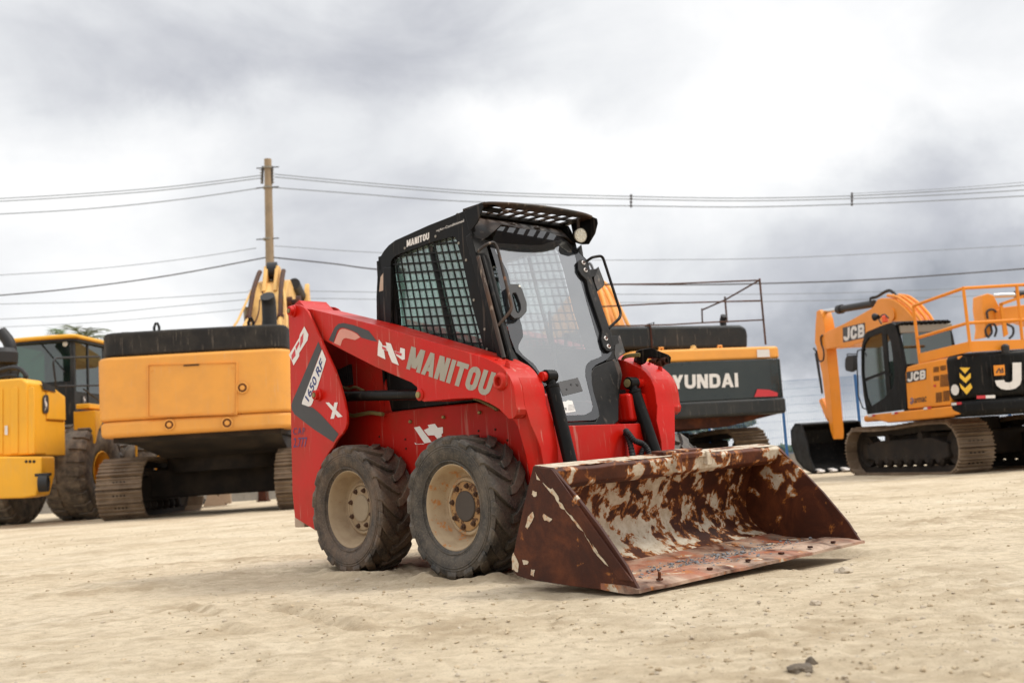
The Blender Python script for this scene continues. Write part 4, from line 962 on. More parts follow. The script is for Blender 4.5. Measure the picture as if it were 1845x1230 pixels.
# =================================================================== background machines
J = lambda x, y: (1420+x/3.2377, 500+y/3.2377)
H = lambda x, y: (1050+x/3.155, 470+y/3.155)
W_ = lambda x, y: (x/3.326, 580+y/3.326)
A5 = lambda x, y: (x/3.075, 560+y/3.075)
A6 = lambda x, y: (150+x/4.731, 780+y/4.731)
P9 = lambda x, y: (420+x/8.2, 450+y/8.2)
UND = M['under']
def rrect(x0, x1, y0, y1, r, bow=0, n=6):
    """plan outline with rounded rear corners (y0 side is the rear)"""
    P = []
    for cx_, cy_, a0 in ((x1-r, y1-r*.3, 0), (x0+r, y1-r*.3, 90)):
        pass
    P += [(x1, y1), (x0, y1)]
    for k in range(n+1):
        a = R(180+90*k/n); P.append((x0+r+r*math.cos(a), y0+r+r*math.sin(a)))
    for k in range(1, n): P.append((x0+r+(x1-x0-2*r)*k/n, y0-bow*math.sin(math.pi*k/n)))
    for k in range(n+1):
        a = R(270+90*k/n); P.append((x1-r+r*math.cos(a), y0+r+r*math.sin(a)))
    return P
def vpr(plan, z0, z1): return MB().prism([(x, y, z0) for x, y in plan], (0, 0, z1-z0))
def child_empty(name, par, loc=(0, 0, 0), rz=0):
    e = bpy.data.objects.new(name, None); C.objects.link(e); e.parent = par; e.location = loc; e.rotation_euler = (0, 0, rz); e.empty_display_size = .2; return e

def crawler(par, loc, rz, gauge, half, rad, width, shoes=44, sag=.04, belly=None, ringr=.72):
    """undercarriage: two tracks with shoes, frames, idlers, sprockets and rollers"""
    for s in (-1, 1):
        path = []; n = shoes; L_ = 4*half+2*math.pi*rad
        def at(d):
            d %= L_
            if d < 2*half: return Vector((0, -half+d, 0)), Vector((0, 1, 0)), Vector((0, 0, -1))
            d -= 2*half
            if d < math.pi*rad: a = d/rad; return Vector((0, half+rad*math.sin(a), rad-rad*math.cos(a))), Vector((0, math.cos(a), math.sin(a))), Vector((0, math.sin(a), -math.cos(a)))
            d -= math.pi*rad
            if d < 2*half: return Vector((0, half-d, 2*rad-sag*math.sin(math.pi*d/half)*.5-sag*.5*(1-abs(d/half-1)))), Vector((0, -1, 0)), Vector((0, 0, 1))
            d -= 2*half; a = d/rad; return Vector((0, -half-rad*math.sin(a), rad+rad*math.cos(a))), Vector((0, -math.cos(a), -math.sin(a))), Vector((0, -math.sin(a), math.cos(a)))
        pitch = L_/n; mb = MB(); ln = MB()
        for k in range(n):
            p, t, o_ = at(k*pitch); x_ = Vector((1, 0, 0)); w2 = width/2
            def plate(x0, x1, t0, t1, h0, h1, m_):
                vs = [p+x_*a+t*b_+o_*c_ for c_ in (h0, h1) for a, b_ in ((x0, t0), (x1, t0), (x1, t1), (x0, t1))]
                m_.add(vs, [(3, 2, 1, 0), (4, 5, 6, 7), (0, 1, 5, 4), (1, 2, 6, 5), (2, 3, 7, 6), (3, 0, 4, 7)])
            hp_ = pitch/2*.95
            plate(-w2, w2, -hp_*.97, hp_*.97, -.028, 0, mb)
            for q, hh in ((-.85, .036), (-.05, .036), (.72, .052)):
                plate(-w2, w2, hp_*q, hp_*q+pitch*.09, -.001, hh, mb)
            for xx in (-.07, .07): plate(xx-.022, xx+.022, -hp_*1.04, hp_*1.04, -.13, -.028, ln)
            for xx in (-.11, -.04, .04, .11): plate(xx-.014, xx+.014, -hp_*.30, -hp_*.02, 0, .016, ln)
        e = child_empty('crawler_track', par, (loc[0]+s*gauge*math.cos(rz), loc[1]+s*gauge*math.sin(rz), loc[2]), rz)
        mb.build('track_shoes', M['track'], e, smooth=False); ln.build('track_chain', UND, e, smooth=False)
        fw_ = .30
        prof = [(-half+.15, rad*.62), (-half+.35, rad*.55), (half-.35, rad*.55), (half-.1, rad*.70), (half-.1, rad*1.25), (half-.5, rad*1.45), (-half+.6, rad*1.45), (-half+.15, rad*1.2)]
        MB().prism([(-fw_/2, y, z) for y, z in prof], (fw_, 0, 0)).build('track_frame', UND, e, .03)
        for yy, nm in ((-half, 'idler'), (half, 'sprocket')):
            r_ = rad-.14
            MB().lathe([(0, -.10), (r_*.5, -.10), (r_*.6, -.06), (r_*.88, -.06), (r_, -.09), (r_, .09), (r_*.88, .06), (r_*.6, .06), (r_*.5, .10), (0, .10)], (0, yy, rad), (1, 0, 0), 32).build(nm, UND, e)
        for k in range(7):
            yy = -half+.45+(2*half-.9)*k/6
            MB().lathe([(0, -.17), (.06, -.17), (.09, -.14), (.115, -.12), (.115, -.06), (.09, -.04), (.09, .04), (.115, .06), (.115, .12), (.09, .14), (.06, .17), (0, .17)], (0, yy, .24), (1, 0, 0), 16).build('track_roller', UND, e)
        for yy in (-half*.35, half*.4):
            MB().lathe([(0, -.15), (.08, -.15), (.08, .15), (0, .15)], (0, yy, 2*rad-.21), (1, 0, 0), 16).build('carrier_roller', UND, e)
    e = child_empty('undercarriage', par, loc, rz)
    MB().box(-gauge, gauge, -.75, .75, rad*.62, rad*1.65).build('car_body', UND, e, .05)
    bt = belly or rad*1.5+.28; MB().lathe([(0, rad*1.5), (ringr, rad*1.5), (ringr, bt), (0, bt)], (0, 0, 0), (0, 0, 1), 40).build('slew_ring', UND, e)

def boomwork(par, x, y, pts, w_, mat, name='boom'):
    return MB().prism([(x-w_/2, y+a, z) for a, z in pts], (w_, 0, 0)).build(name, mat, par, .02)
def poly_x(fr, pts, f, x): return [fr.x(*f(*q), x) for q in pts]
def poly_y(fr, pts, f, y): return [fr.y(*f(*q), y) for q in pts]

# ------------------------------------------------ big yellow excavator seen from behind
UA = Fr(-6.20, 21.3, R(4))
exA = UA.rootobj('excavator', 'large yellow excavator seen from behind, plain counterweight with square panel, black top cover', 'excavator', 'parked crawler excavators')
zb = UA.y(350, 779, 0).z; zm = UA.y(350, 750, 0).z; zt = UA.y(350, 635, 0).z; zk = UA.y(350, 590, 0).z
xl = UA.y(178, 700, .3).x; xr = UA.y(527, 700, .3).x

plan = rrect(xl, xr, 0, 1.3, .38, .05)
vpr(plan, zm+.004, zt).build('counterweight', M['yellow'], exA, .07, 4)
vpr(rrect(xl+.015, xr-.015, .02, 1.3, .38, .05), zb, zm).build('counterweight_foot', M['yellow'], exA, .09, 4)
vpr(rrect(xl+.10, xr-.06, .06, 3.4, .34, .05), zt+.003, zk).build('engine_cover', M['rubbed'], exA, .07, 4)
pan = [UA.y(*A5(*q), -.055) for q in ((822, 300), (1308, 286), (1306, 570), (822, 586))]
pc_ = sum(pan, Vector())/4
MB().prism([q+(pc_-q)*.012+Vector((0, .012, 0)) for q in pan], (0, .05, 0)).build('rear_panel', M['yellow'], exA, .006)
po2 = [q+(q-pc_)*.03 for q in pan]; MB().loft([[q+Vector((0, .03, 0)) for q in po2], [q+(pc_-q)*.01-Vector((0, .012, 0)) for q in po2], [q-Vector((0, .012, 0)) for q in pan], [q+Vector((0, .03, 0)) for q in pan]], caps=False).build('panel_rim', M['yellow'], exA)
for q in ((842, 330), (1288, 315), (1288, 560), (1060, 568), (842, 577)):
    c_ = UA.y(*A5(*q), -.056); MB().lathe([(0, -.012), (.014, -.010), (.018, 0)], c_, (0, 1, 0), 10).build('panel_bolt', M['yellow'], exA)
for q, r_ in (((1343, 425), .115), ((937, 630), .108), ((1258, 620), .115)):
    c_ = UA.y(*A5(*q), -.052)
    e = MB().lathe([(r_*1.0, .004), (r_*.98, -.012), (r_*.8, -.016), (r_*.72, .0)], c_, (0, 1, 0), 28).build('lifting_socket', M['yellow'], exA)
    MB().lathe([(r_*.76, -.004), (r_*.46, -.003)], c_, (0, 1, 0), 24).build('socket_ring', M['rusty'], e)
    MB().lathe([(r_*.45, -.004), (r_*.38, -.016), (0, -.018)], c_, (0, 1, 0), 24).build('socket_core', M['yellow'], e)
s_ = MB(); q = UA.y(*A5(1060, 300), -.056); s_.box(q.x-.15, q.x+.15, q.y-.012, q.y, q.z-.014, q.z+.01); s_.build('panel_handle', UND, exA)
for q in ((868, 95), (1390, 80)):
    c_ = UA.y(*A5(*q), .6); c_.z = zk
    MB().tube([c_+Vector((-.04, 0, -.02)), c_+Vector((-.05, 0, .13)), c_+Vector((-.02, 0, .21)), c_+Vector((.02, 0, .21)), c_+Vector((.05, 0, .13)), c_+Vector((.04, 0, -.02))], .028, 8).build('lifting_eye', M['blackp'], exA)
c_ = UA.y(692/3.075, 560+105/3.075, .8); MB().tube(fillet([(c_.x-.08, .8, zk), (c_.x-.08, .8, zk+.09), (c_.x+.1, .8, zk+.09), (c_.x+.1, .8, zk+.03)], .03), .012, 6).build('grab_handle', M['blackp'], exA)
ex = UA.y(485, 560, 1.2); ez_ = UA.y(485, 545, 1.2).z
MB().tube([(ex.x, 1.2, zk-.05), (ex.x, 1.2, ez_-.10), (ex.x, 1.17, ez_+.02), (ex.x-.01, 1.08, ez_+.12)], [.155, .15, .15, .15], 24, True).build('exhaust_stack', M['cabin'], exA)
# body, belly and cab ahead of the counterweight
MB().box(xl+.12, xr-.12, 1.3, 4.9, zb+.10, zt-.25).build('engine_house', M['yellow'], exA, .04)
MB().box(xl+.25, xr-.25, .30, 4.9, zb-.10, zb+.10).build('revolving_frame', UND, exA, .02)
MB().prism([(0+xl+.5, .5, zb-.10), (xr-.3, .5, zb-.10), (xr-.3, 1.6, zb-.42), (xl+.9, 1.6, zb-.42)], (0, 3.1, 0)).build('belly_guard', UND, exA, .02)
cbA = MB().box(xl+.1, xl+1.1, 3.9, 5.5, zt-.25, zt+.35).build('cab', M['dkgrey'], exA, .06)
MB().box(xl+.085, xl+.10, 4.1, 5.3, zt-.15, zt+.25).build('cab_window', M['winglass'], cbA)
crawler(exA, (.08, 3.35, 0), R(-3), 1.80, 1.75, .60, .92, 40, .04, zb-.05, 1.45)
# boom, knuckle and stick
ZS = .90
bp_ = [(0, 2.0), (.25, 3.6), (1.1, 5.3), (1.9, 6.15), (2.5, 6.35), (3.1, 6.2), (4.6, 5.75), (6.4, 5.15), (6.6, 4.9), (6.3, 4.7), (4.4, 5.1), (3.2, 5.35), (2.3, 4.8), (1.5, 3.7), (1.1, 2.0)]
bp_ = [(a_, z_*ZS) for a_, z_ in bp_]; BX, BY = .62, 4.1
boomwork(exA, BX+.03, BY, bp_, .80, M['boomyel'])
for s in (-1, 1):
    xs = BX+s*.36
    MB().tube(catmull([(xs+s*.12, BY-.12, 3.0), (xs+s*.10, BY+.15, 4.0), (xs+s*.02, BY+.75, 4.5)], 5), .060, 8).build('boom_pipe', M['boomyel'], exA)
    MB().tube(catmull([(xs+s*.02, BY+.72, 4.48), (xs-s*.02, BY+1.3, 5.25), (xs-s*.05, BY+1.9, 5.72), (xs-s*.06, BY+2.2, 5.9)], 5), .062, 8).build('boom_hose', M['railru'], exA)
    MB().lathe([(.085, -.05), (.085, .05)], (xs+s*.02, BY+.74, 4.5), (0, .6, .8), 12, True).build('hose_clamp', M['rusty'], exA)
    MB().prism([(BX+s*.14-.05, BY+1.6, 5.3), (BX+s*.14-.05, BY+2.2, 6.05), (BX+s*.14-.05, BY+2.55, 6.05), (BX+s*.14-.05, BY+2.6, 5.6)], (.10, 0, 0)).build('cylinder_lug', M['boomyel'], exA, .02)
    MB().tube(catmull([(xs+s*.30, BY-.25, 2.6), (xs+s*.27, BY-.1, 4.0), (xs+s*.2, BY+.5, 4.5), (xs-s*.02, BY+1.6, 5.5)], 5), .028, 6).build('thin_pipe', M['boomyel'], exA)
MB().cyl((BX-.12, BY+2.35, 5.95), (BX+.12, BY+2.35, 5.95), .22, 20).build('stick_cylinder_foot', M['cabin'], exA)
MB().cyl((BX, BY+2.4, 5.9), (BX, BY+5.6, 5.6), .14, 16).build('stick_cylinder', M['cabin'], exA)
MB().lathe([(0, 0), (.20, 0), (.20, .12), (.13, .13), (.13, .22), (.21, .23), (.21, .34), (0, .34)], (BX+.42, BY+1.75, 4.95), (1, 0, 0), 24).build('boom_cylinder_pin', M['rusty'], exA)
for s in (-1, 1):
    MB().cyl((BX+s*.60, BY+1.75, 4.95), (BX+s*.60, BY+1.95, 3.9), .075, 12).build('cylinder_rod', M['steel'], exA)
    MB().cyl((BX+s*.60, BY+1.95, 3.9), (BX+s*.60, BY+2.2, 2.0), .14, 14).build('boom_cylinder', M['boomyel'], exA)
for k, (x0, z0_, x1, z1_) in enumerate(((-.2, 3.5, -.05, 4.6), (.05, 3.4, .18, 4.5), (.12, 4.5, -.1, 5.2), (-.28, 4.2, -.15, 5.0))):
    yb0 = BY+.25+(z0_-3.3)*.45; yb1 = BY+.25+(z1_-3.3)*.55
    MB().tube(catmull([(BX+x0, yb0-.12, z0_), (BX+(x0+x1)/2+.06, (yb0+yb1)/2-.14, (z0_+z1_)/2), (BX+x1, yb1-.10, z1_)], 5), .018, 6).build('grease_line', M['rusty'], exA)
MB().tube([(BX-.35, BY+.15, 3.6), (BX+.1, BY+.2, 4.15)], .05, 8).build('brace_pipe', M['boomyel'], exA)
MB().box(BX-.42, BX+.42, BY-.02, BY+.14, 3.95, 4.03).build('pipe_bracket', M['boomyel'], exA)
for dx in (.30, .62): boomwork(exA, BX+dx, BY+4.6, [(-.6, 4.9), (-.35, 5.75), (-.1, 5.95), (.1, 5.35), (.35, 5.5), (.6, 4.6), (.7, 2.6), (-.3, 2.6)], .12, M['boomyel'], 'stick_plate')
MB().cyl((BX+.46, BY+3.0, 5.7), (BX+.46, BY+4.7, 5.5), .15, 16).build('second_cylinder', M['cabin'], exA)
boomwork(exA, BX+.46, BY+4.7, [(-.4, 4.6), (-.1, 5.3), (.3, 4.6), (.5, 2.6), (-.2, 2.6)], .22, M['boomyel'], 'stick')
dk = MB().prism([(BX+.433, BY+1.6, 4.1), (BX+.433, BY+2.5, 4.95), (BX+.433, BY+3.2, 4.85), (BX+.433, BY+2.6, 4.55)], (.003, 0, 0)).build('dark_boom_decal', M['dark_dec'], exA, smooth=False, tri=True)

# ------------------------------------------------ grey green excavator with orange band
HA = Fr(3.27, 18.51, R(16))
exH = HA.rootobj('excavator', 'dark grey excavator with orange top band and rusty guard rails behind the red loader', 'excavator', 'parked crawler excavators')
hz = lambda v, u=1390: HA.y(u, v, 0).z
hx = HA.y(1402, 690, .25).x
z0, z1, z2, z3, z4 = hz(748), hz(716), hz(646), hz(623), None

vpr(rrect(-1.36, hx, 0, 1.2, .16, .03), z1, z2).build('counterweight', M['grgreen'], exH, .012, 3)
vpr(rrect(-1.36, hx-.005, .02, 1.2, .16, .03), z2+.003, z3).build('orange_band', M['hyor'], exH, .05, 3)
vpr(rrect(-1.38, hx+.012, -.03, 1.2, .16, .03), z0+.03, z1-.003).build('counterweight_foot', M['dkgrey'], exH, .05, 3)
MB().prism([(hx-.04, .3, z0+.029), (-1.2, .3, z0+.029), (-.7, .3, z0-.14), (hx-1.0, .3, z0-.14), (hx-.5, .3, z0-.05)], (0, 3.4, 0)).build('belly', M['rusty'], exH)
MB().box(-1.3, hx-.08, 1.2, 4.2, z0+.05, z3-.05).build('engine_house', M['dkgrey'], exH, .03)
hq = [HA.y(*H(*q), .45) for q in ((100, 372), (900, 362), (935, 378), (942, 420), (942, 498), (100, 505))]
MB().prism(hq, (0, 1.9, 0)).build('engine_cover', M['dkgrey'], exH, .07, 4)
s_ = HA.y(*H(392, 430), .42); MB().box(s_.x-.012, s_.x+.012, .435, 1.9, hq[4].z, hq[0].z+.01).build('cover_strap', M['rusty'], exH)
blocks('maker_lettering', 'HYUNDAI', [HA.y(*H(*q), -.034) for q in ((436, 730), (884, 716), (880, 636), (436, 652))], (0, -.004, 0), M['white_dec'], exH, .78, .24, .09)
decal('red_reflector', [HA.y(*H(*q), -.034) for q in ((975, 772), (992, 728), (1060, 732), (1108, 748), (1108, 768))], (0, 0, 0), M['red_dec'], exH)
decal('pale_sticker', [HA.y(*H(*q), -.014) for q in ((990, 504), (1060, 502), (1064, 545), (992, 547))], (0, 0, 0), M['white_dec'], exH)
for q in ((445, 492), (778, 478)):
    c_ = HA.y(*H(*q), .25); MB().tube([(c_.x-.03, .25, z3-.03), (c_.x-.03, .25, z3+.06), (c_.x+.03, .25, z3+.06), (c_.x+.03, .25, z3-.03)], .02, 8).build('lifting_eye', M['hyor'], exH)
c_ = HA.y(*H(628, 488), .1); MB().lathe([(0, .07), (.04, .06), (.05, .02), (.09, .0)], (c_.x, .1, z3), (0, 0, 1), 12).build('beacon_stub', M['boomyel'], exH)
rl = [(((1005, 100), (1040, 475)), .016), (((60, 135), (500, 130), (1000, 110)), .012), (((60, 262), (500, 240), (1020, 225)), .011), (((100, 372), (500, 362), (700, 350), (1020, 335)), .011)]
for pts, r_ in rl: MB().tube([HA.y(*H(*q), .30) for q in pts], r_*1.15, 8).build('guard_rail', M['railru'], exH)
MB().tube([HA.y(*H(1000, 112), .30), HA.y(*H(808, 222), 1.2), HA.y(*H(680, 278), 2.0)], .016, 8).build('guard_rail', M['railru'], exH)
MB().tube([HA.y(*H(808, 203), 1.2), HA.y(*H(820, 350), 1.2)], .018, 8).build('guard_rail', M['railru'], exH)
MB().tube([HA.y(*H(677, 270), 2.0), HA.y(*H(680, 350), 2.0)], .016, 8).build('guard_rail', M['railru'], exH)
c_ = HA.y(*H(797, 350), .9); MB().tube([(c_.x, .9, hq[0].z-.1), (c_.x, .9, hq[0].z+.10), (c_.x, .84, hq[0].z+.18)], .06, 14).build('exhaust_stack', M['cabin'], exH)
MB().tube([HA.y(*H(365, 362), .5), HA.y(*H(405, 350), .5), HA.y(*H(400, 366), .5)], .012, 6).build('latch', M['blackp'], exH)
crawler(exH, (-.05, 2.55, 0), R(-3), 1.15, 1.55, .47, .62, 42)
bpH = [(0, 1.5), (.1, 2.4), (.5, 3.3), (1.0, 4.0), (1.5, 4.25), (2.2, 4.15), (3.8, 3.8), (5.2, 3.3), (5.1, 3.0), (3.7, 3.3), (2.4, 3.45), (1.7, 3.3), (1.0, 2.4), (.8, 1.5)]
bh = HA.y(1112, 560, 3.4).x
boomwork(exH, bh, 3.3, bpH, .62, M['hyor'])
for k, dx in enumerate((-.26, -.10, .08, .26)):
    MB().tube(catmull([(bh+dx*1.5, 3.15, 2.0), (bh+dx*1.4, 3.25, 2.6), (bh+dx, 3.68, 3.42), (bh+dx*.6, 4.2, 4.15), (bh+dx*.4, 4.8, 4.4)], 5), .040, 8).build('boom_pipe', M['hyor'], exH)
    MB().box(bh+dx*1.3-.06, bh+dx*1.3+.06, 3.28, 3.42, 2.78, 2.84).build('pipe_clamp', M['rusty'], exH)
MB().tube(catmull([(bh-.05, 4.5, 4.3), (bh-.05, 4.5, 4.6), (bh, 4.9, 4.75), (bh+.05, 5.4, 4.35)], 6), .03, 8).build('hose_loop', M['cabin'], exH)
MB().box(-1.3, -.3, 2.9, 4.5, z3-.05, z3+.75).build('cab', M['dkgrey'], exH, .06)
# ------------------------------------------------ orange and black excavator, side view
JF = Fr(7.76, 19.5, R(11))
exJ = JF.rootobj('excavator', 'orange excavator with black cab, orange hand rails and yellow chevrons on black counterweight', 'excavator', 'parked crawler excavators')
XS = -1.25
cr_ = JF.x(1716, 735, XS); fr0 = JF.x(1560, 747, XS)
YR = cr_.y-.55
BTH = .40

jx = lambda pts, x=XS: [JF.x(*J(*q), x) for q in pts]
jy = lambda pts, y=None: [JF.y(*J(*q), YR if y is None else y) for q in pts]
zc0 = JF.y(*J(1376, 770), YR).z; zseam = JF.y(*J(1200, 700), YR).z; zc1 = JF.y(*J(1200, 432), YR+.2).z
zl = JF.x(*J(700, 815), XS).z

vpr(rrect(XS-.02, 1.25, YR, YR+.62, .34, .10, 8), zseam+.003, zc1).build('counterweight', M['blackp'], exJ, .10, 4)
vpr(rrect(XS-.02, 1.26, YR-.02, YR+.62, .34, .10, 8), zseam-.26, zseam).build('counterweight_foot', M['blackp'], exJ, .10, 4)
MB().box(XS+.10, 1.18, YR+.35, YR+3.6, zl+.0, zl+.12).build('revolving_frame', M['orange'], exJ, .05)
# side house
sh = jx([(682, 560), (690, 520), (760, 500), (880, 475), (1005, 455), (985, 520), (965, 600), (945, 745), (695, 768)], XS-.004)
MB().prism(sh, (1.0, 0, 0)).build('side_house', M['orange'], exJ, .03, 3)
MB().box(.25, 1.24, YR+1.0, YR+3.4, zseam-.2, zc1-.02).build('side_house', M['orange'], exJ, .04)
MB().box(-.3, .3, YR+1.0, YR+3.6, zseam-.2, zc1-.35).build('boom_bay', M['under'], exJ)
lp_ = jx([(465, 800), (950, 748), (1012, 795), (900, 815), (580, 846), (500, 828)], XS-.02)
MB().prism(lp_, (.9, 0, 0)).build('side_skirt', M['orange'], exJ, .03, 3)
# cab
cabp = [(462, 797), (440, 690), (427, 560), (426, 430), (434, 372), (455, 318), (540, 282), (600, 262), (624, 275), (645, 350), (668, 470), (682, 540), (694, 768)]
winp = [(480, 752), (455, 690), (436, 560), (436, 450), (442, 392), (470, 350), (542, 322), (578, 330), (596, 370), (608, 450), (618, 560), (610, 640), (560, 700)]
co_, ci_ = resample(jx(cabp, XS-.01), 80), resample(jx(winp, XS-.01), 80)
cz = sum(ci_, Vector())/80
aa = lambda p: math.atan2(p.z-cz.z, p.y-cz.y)
o5 = [(aa(p), p) for p in resample(jx(cabp, XS-.01), 500)]
co2 = [min(o5, key=lambda t: abs((t[0]-aa(p)+math.pi) % (2*math.pi)-math.pi))[1].copy() for p in ci_]
cab = MB().loft([co2, ci_, [q+Vector((.06, 0, 0)) for q in ci_], [q+Vector((.06, 0, 0)) for q in co2], co2], caps=False).build('cab', M['blackp'], exJ, .008)
MB().prism([q+Vector((.02, 0, 0)) for q in ci_], (.01, 0, 0)).build('side_window', M['winglass'], cab, smooth=False, tri=True)
pa = jx([(545, 322), (572, 322), (600, 700), (575, 690)], XS-.0); MB().prism(pa, (.05, 0, 0)).build('door_post', M['blackp'], cab)
pa = jx([(440, 590), (560, 545), (600, 560), (600, 575), (560, 560), (445, 605)], XS+.0); MB().prism(pa, (.04, 0, 0)).build('window_bar', M['blackp'], cab)
MB().prism([q+Vector((.98, 0, 0)) for q in jx(cabp, XS-.01)], (.05, 0, 0)).build('far_cab_side', M['blackp'], cab, tri=True)
yr_ = jx([(650, 380)])[0].y; zr0 = jx([(690, 520)])[0].z; zr1 = jx([(624, 275)])[0].z; yf = jx([(455, 318)])[0].y
MB().prism([(XS, yr_-.02, zr1-.03), (XS, yf, zr1-.08), (XS, yf, zr1-.02), (XS, yr_-.05, zr1+.02)], (1.0, 0, 0)).build('cab_roof', M['blackp'], cab, .03)
MB().box(XS+.02, XS+1.0, yr_-.04, yr_+.0, zr0-.1, zr0+.05).build('cab_back', M['blackp'], cab)
MB().box(XS+.05, XS+.96, yr_-.03, yr_-.02, zr0+.05, zr1-.16).build('rear_window', M['winglass'], cab)
MB().box(XS+.02, XS+1.0, yr_-.045, yr_, zr1-.16, zr1-.03).build('rear_vent_panel', M['steel'], cab, .01)
rb = MB()
for k in range(10): rb.tube([(XS+.08+k*.09, yr_-.10, zr1+.0), (XS+.12+k*.09, yr_+.35, zr1+.06)], .028, 8)
rb.build('roof_ribs', M['blackp'], cab)
MB().box(XS+.3, XS+.75, yr_+.4, yf-.35, zr0-.45, zr0+.05).build('cab_seat', M['cabin'], cab, .06)
# marks
def jl(name, txt, pts, x, mat, bold=.02, off=-.003): return letter(name, txt, jx(pts, x), (off, 0, 0), mat, exJ, bold)
bb_ = jx([(690, 550), (805, 530), (805, 592), (690, 615)], XS-.008); decal('dark_badge', bb_, (0, 0, 0), M['dark_dec'], exJ)
blocks('maker_lettering', 'JCB', jx([(696, 610), (803, 590), (803, 536), (696, 556)], XS-.010), (-.003, 0, 0), M['white_dec'], exJ, .8, .27, .1)
letter('owner_lettering', 'armac', jx([(735, 732), (806, 722), (806, 692), (735, 705)], XS-.010), (0, 0, 0), M['dark_dec'], exJ, .01)
MB().tube([JF.x(*J(*q), XS-.008) for q in ((715, 710), (722, 702), (730, 712), (728, 730), (717, 735), (713, 725), (728, 718))], .008, 6).build('owner_logo', M['fenceblue'], exJ)
for x0, y0, x1, y1 in ((848, 522, 880, 555), (888, 515, 920, 545), (928, 508, 960, 538), (850, 575, 882, 605), (888, 568, 950, 640), (862, 672, 898, 730), (904, 662, 942, 724)):
    v_ = MB(); nS = 6 if y1-y0 < 45 else 10
    for k in range(nS):
        ya = y0+(y1-y0)*k/nS; sl = -.12*(x1-x0)
        v_.prism(jx([(x0, ya), (x1, ya+sl), (x1, ya+sl+(y1-y0)/nS*.5), (x0, ya+(y1-y0)/nS*.5)], XS-.006), (-.004, 0, 0))
    v_.build('air_vent', M['under'], exJ, smooth=False)
for q, m_ in (((466, 800, 490, 812), 'white_dec'), ((490, 798, 508, 810), 'red_dec'), ((603, 785, 620, 798), 'white_dec'), ((620, 783, 640, 796), 'red_dec'), ((790, 757, 812, 770), 'white_dec'), ((812, 754, 835, 766), 'red_dec'), ((952, 730, 982, 745), 'white_dec'), ((982, 726, 1012, 741), 'red_dec')):
    x0, y0, x1, y1 = q; decal('reflective_tape', jx([(x0, y0), (x1, y0-2), (x1, y1-2), (x0, y1)], XS-.026), (0, 0, 0), M[m_], exJ)
decal('red_arrow', jx([(845, 630), (855, 622), (855, 628), (862, 618), (862, 640), (855, 634), (855, 640)], XS-.008), (0, 0, 0), M['red_dec'], exJ)
# rear face marks
ry = YR-.06
jr = lambda pts, y=ry: [JF.y(*J(*q), y) for q in pts]
M['chev'] = flat('chevron_yellow', (.80, .46, .03), .5)
for k, (ya, yb) in enumerate(((525, 560), (555, 615), (615, 682))):
    P = [(1000, 525), (1062, 525), (1032, 560)] if k == 0 else [(1000, ya), (1032, ya+30), (1064, ya), (1066 if k == 1 else 1075, ya+(28 if k == 1 else 25)), (1036 if k == 1 else 1042, yb), (1002 if k == 1 else 1008, ya+28)]
    decal('yellow_chevron', [JF.pl(*J(*q), Vector((.60, .80, 0)), .60*(XS+.02)+.80*(YR+.02)) for q in P], (-.006, -.008, 0), M['chev'], exJ)
blocks('maker_lettering', 'JCB', jr([(1206, 656), (1700, 640), (1700, 482), (1206, 500)], YR-.10), (0, -.005, 0), M['white_dec'], exJ, .8, .27, .1)
decal('orange_badge', jr([(1198, 512), (1262, 508), (1266, 568), (1203, 572)], YR-.115), (0, 0, 0), M['orange'], exJ)
MB().tube(jr([(1215, 555), (1230, 530), (1240, 545), (1250, 528), (1255, 550), (1235, 552)], YR-.118), .012, 6).build('badge_mark', M['dark_dec'], exJ)
decal('reflective_tape', jr([(1100, 688), (1152, 686), (1152, 704), (1100, 706)], YR-.10), (0, 0, 0), M['red_dec'], exJ)
decal('reflective_tape', jr([(1153, 686), (1208, 684), (1208, 702), (1153, 704)], YR-.10), (0, 0, 0), M['white_dec'], exJ)
c_ = jx([(980, 655)], XS-.004)[0]; MB().lathe([(.085, 0), (.085, -.006), (0, -.006)], c_+Vector((-.055, -.06, 0)), (1, .15, 0), 24).build('round_sticker', M['white_dec'], exJ)
# rails
rz_ = lambda pts, y: [JF.y(*J(*q), y) for q in pts]
XR = XS+.05
b0, b1 = JF.x(*J(765, 470), XR), JF.x(*J(1055, 405), XR)
rails = [[JF.x(*J(730, 165), XR), JF.x(*J(770, 500), XR)], [JF.x(*J(1022, 62), XR), JF.x(*J(1062, 400), XR)],
         [JF.x(*J(730, 165), XR), JF.x(*J(1022, 62), XR)], [JF.x(*J(760, 350), XR), JF.x(*J(1045, 265), XR)]]
yk = rails[1][0].y
rails += [[rails[1][0], JF.y(*J(1376, 42), yk), JF.y(*J(1560, 34), yk)], [rails[3][1], JF.y(*J(1376, 245), yk), JF.y(*J(1560, 236), yk)], [JF.y(*J(1333, 42), yk), JF.y(*J(1366, 360), yk)]]
for p_ in rails: MB().tube(p_, .026, 10).build('hand_rail', M['railor'], exJ)
MB().prism(jx([(765, 442), (1060, 370), (1062, 432), (770, 498)], XR-.02), (.04, 0, 0)).build('platform_edge', M['orange'], exJ, .005)
MB().prism([JF.y(*J(*q), yk-.02) for q in ((1060, 370), (1376, 360), (1560, 356), (1560, 410), (1376, 415), (1062, 434))], (0, .04, 0)).build('platform_edge', M['orange'], exJ, .005)
c_ = JF.y(*J(1267, 410), yk-.1); MB().lathe([(.06, -.08), (.06, .03), (.03, .06), (0, .06)], c_, (0, 0, 1), 14).build('rear_camera', M['cabin'], exJ)
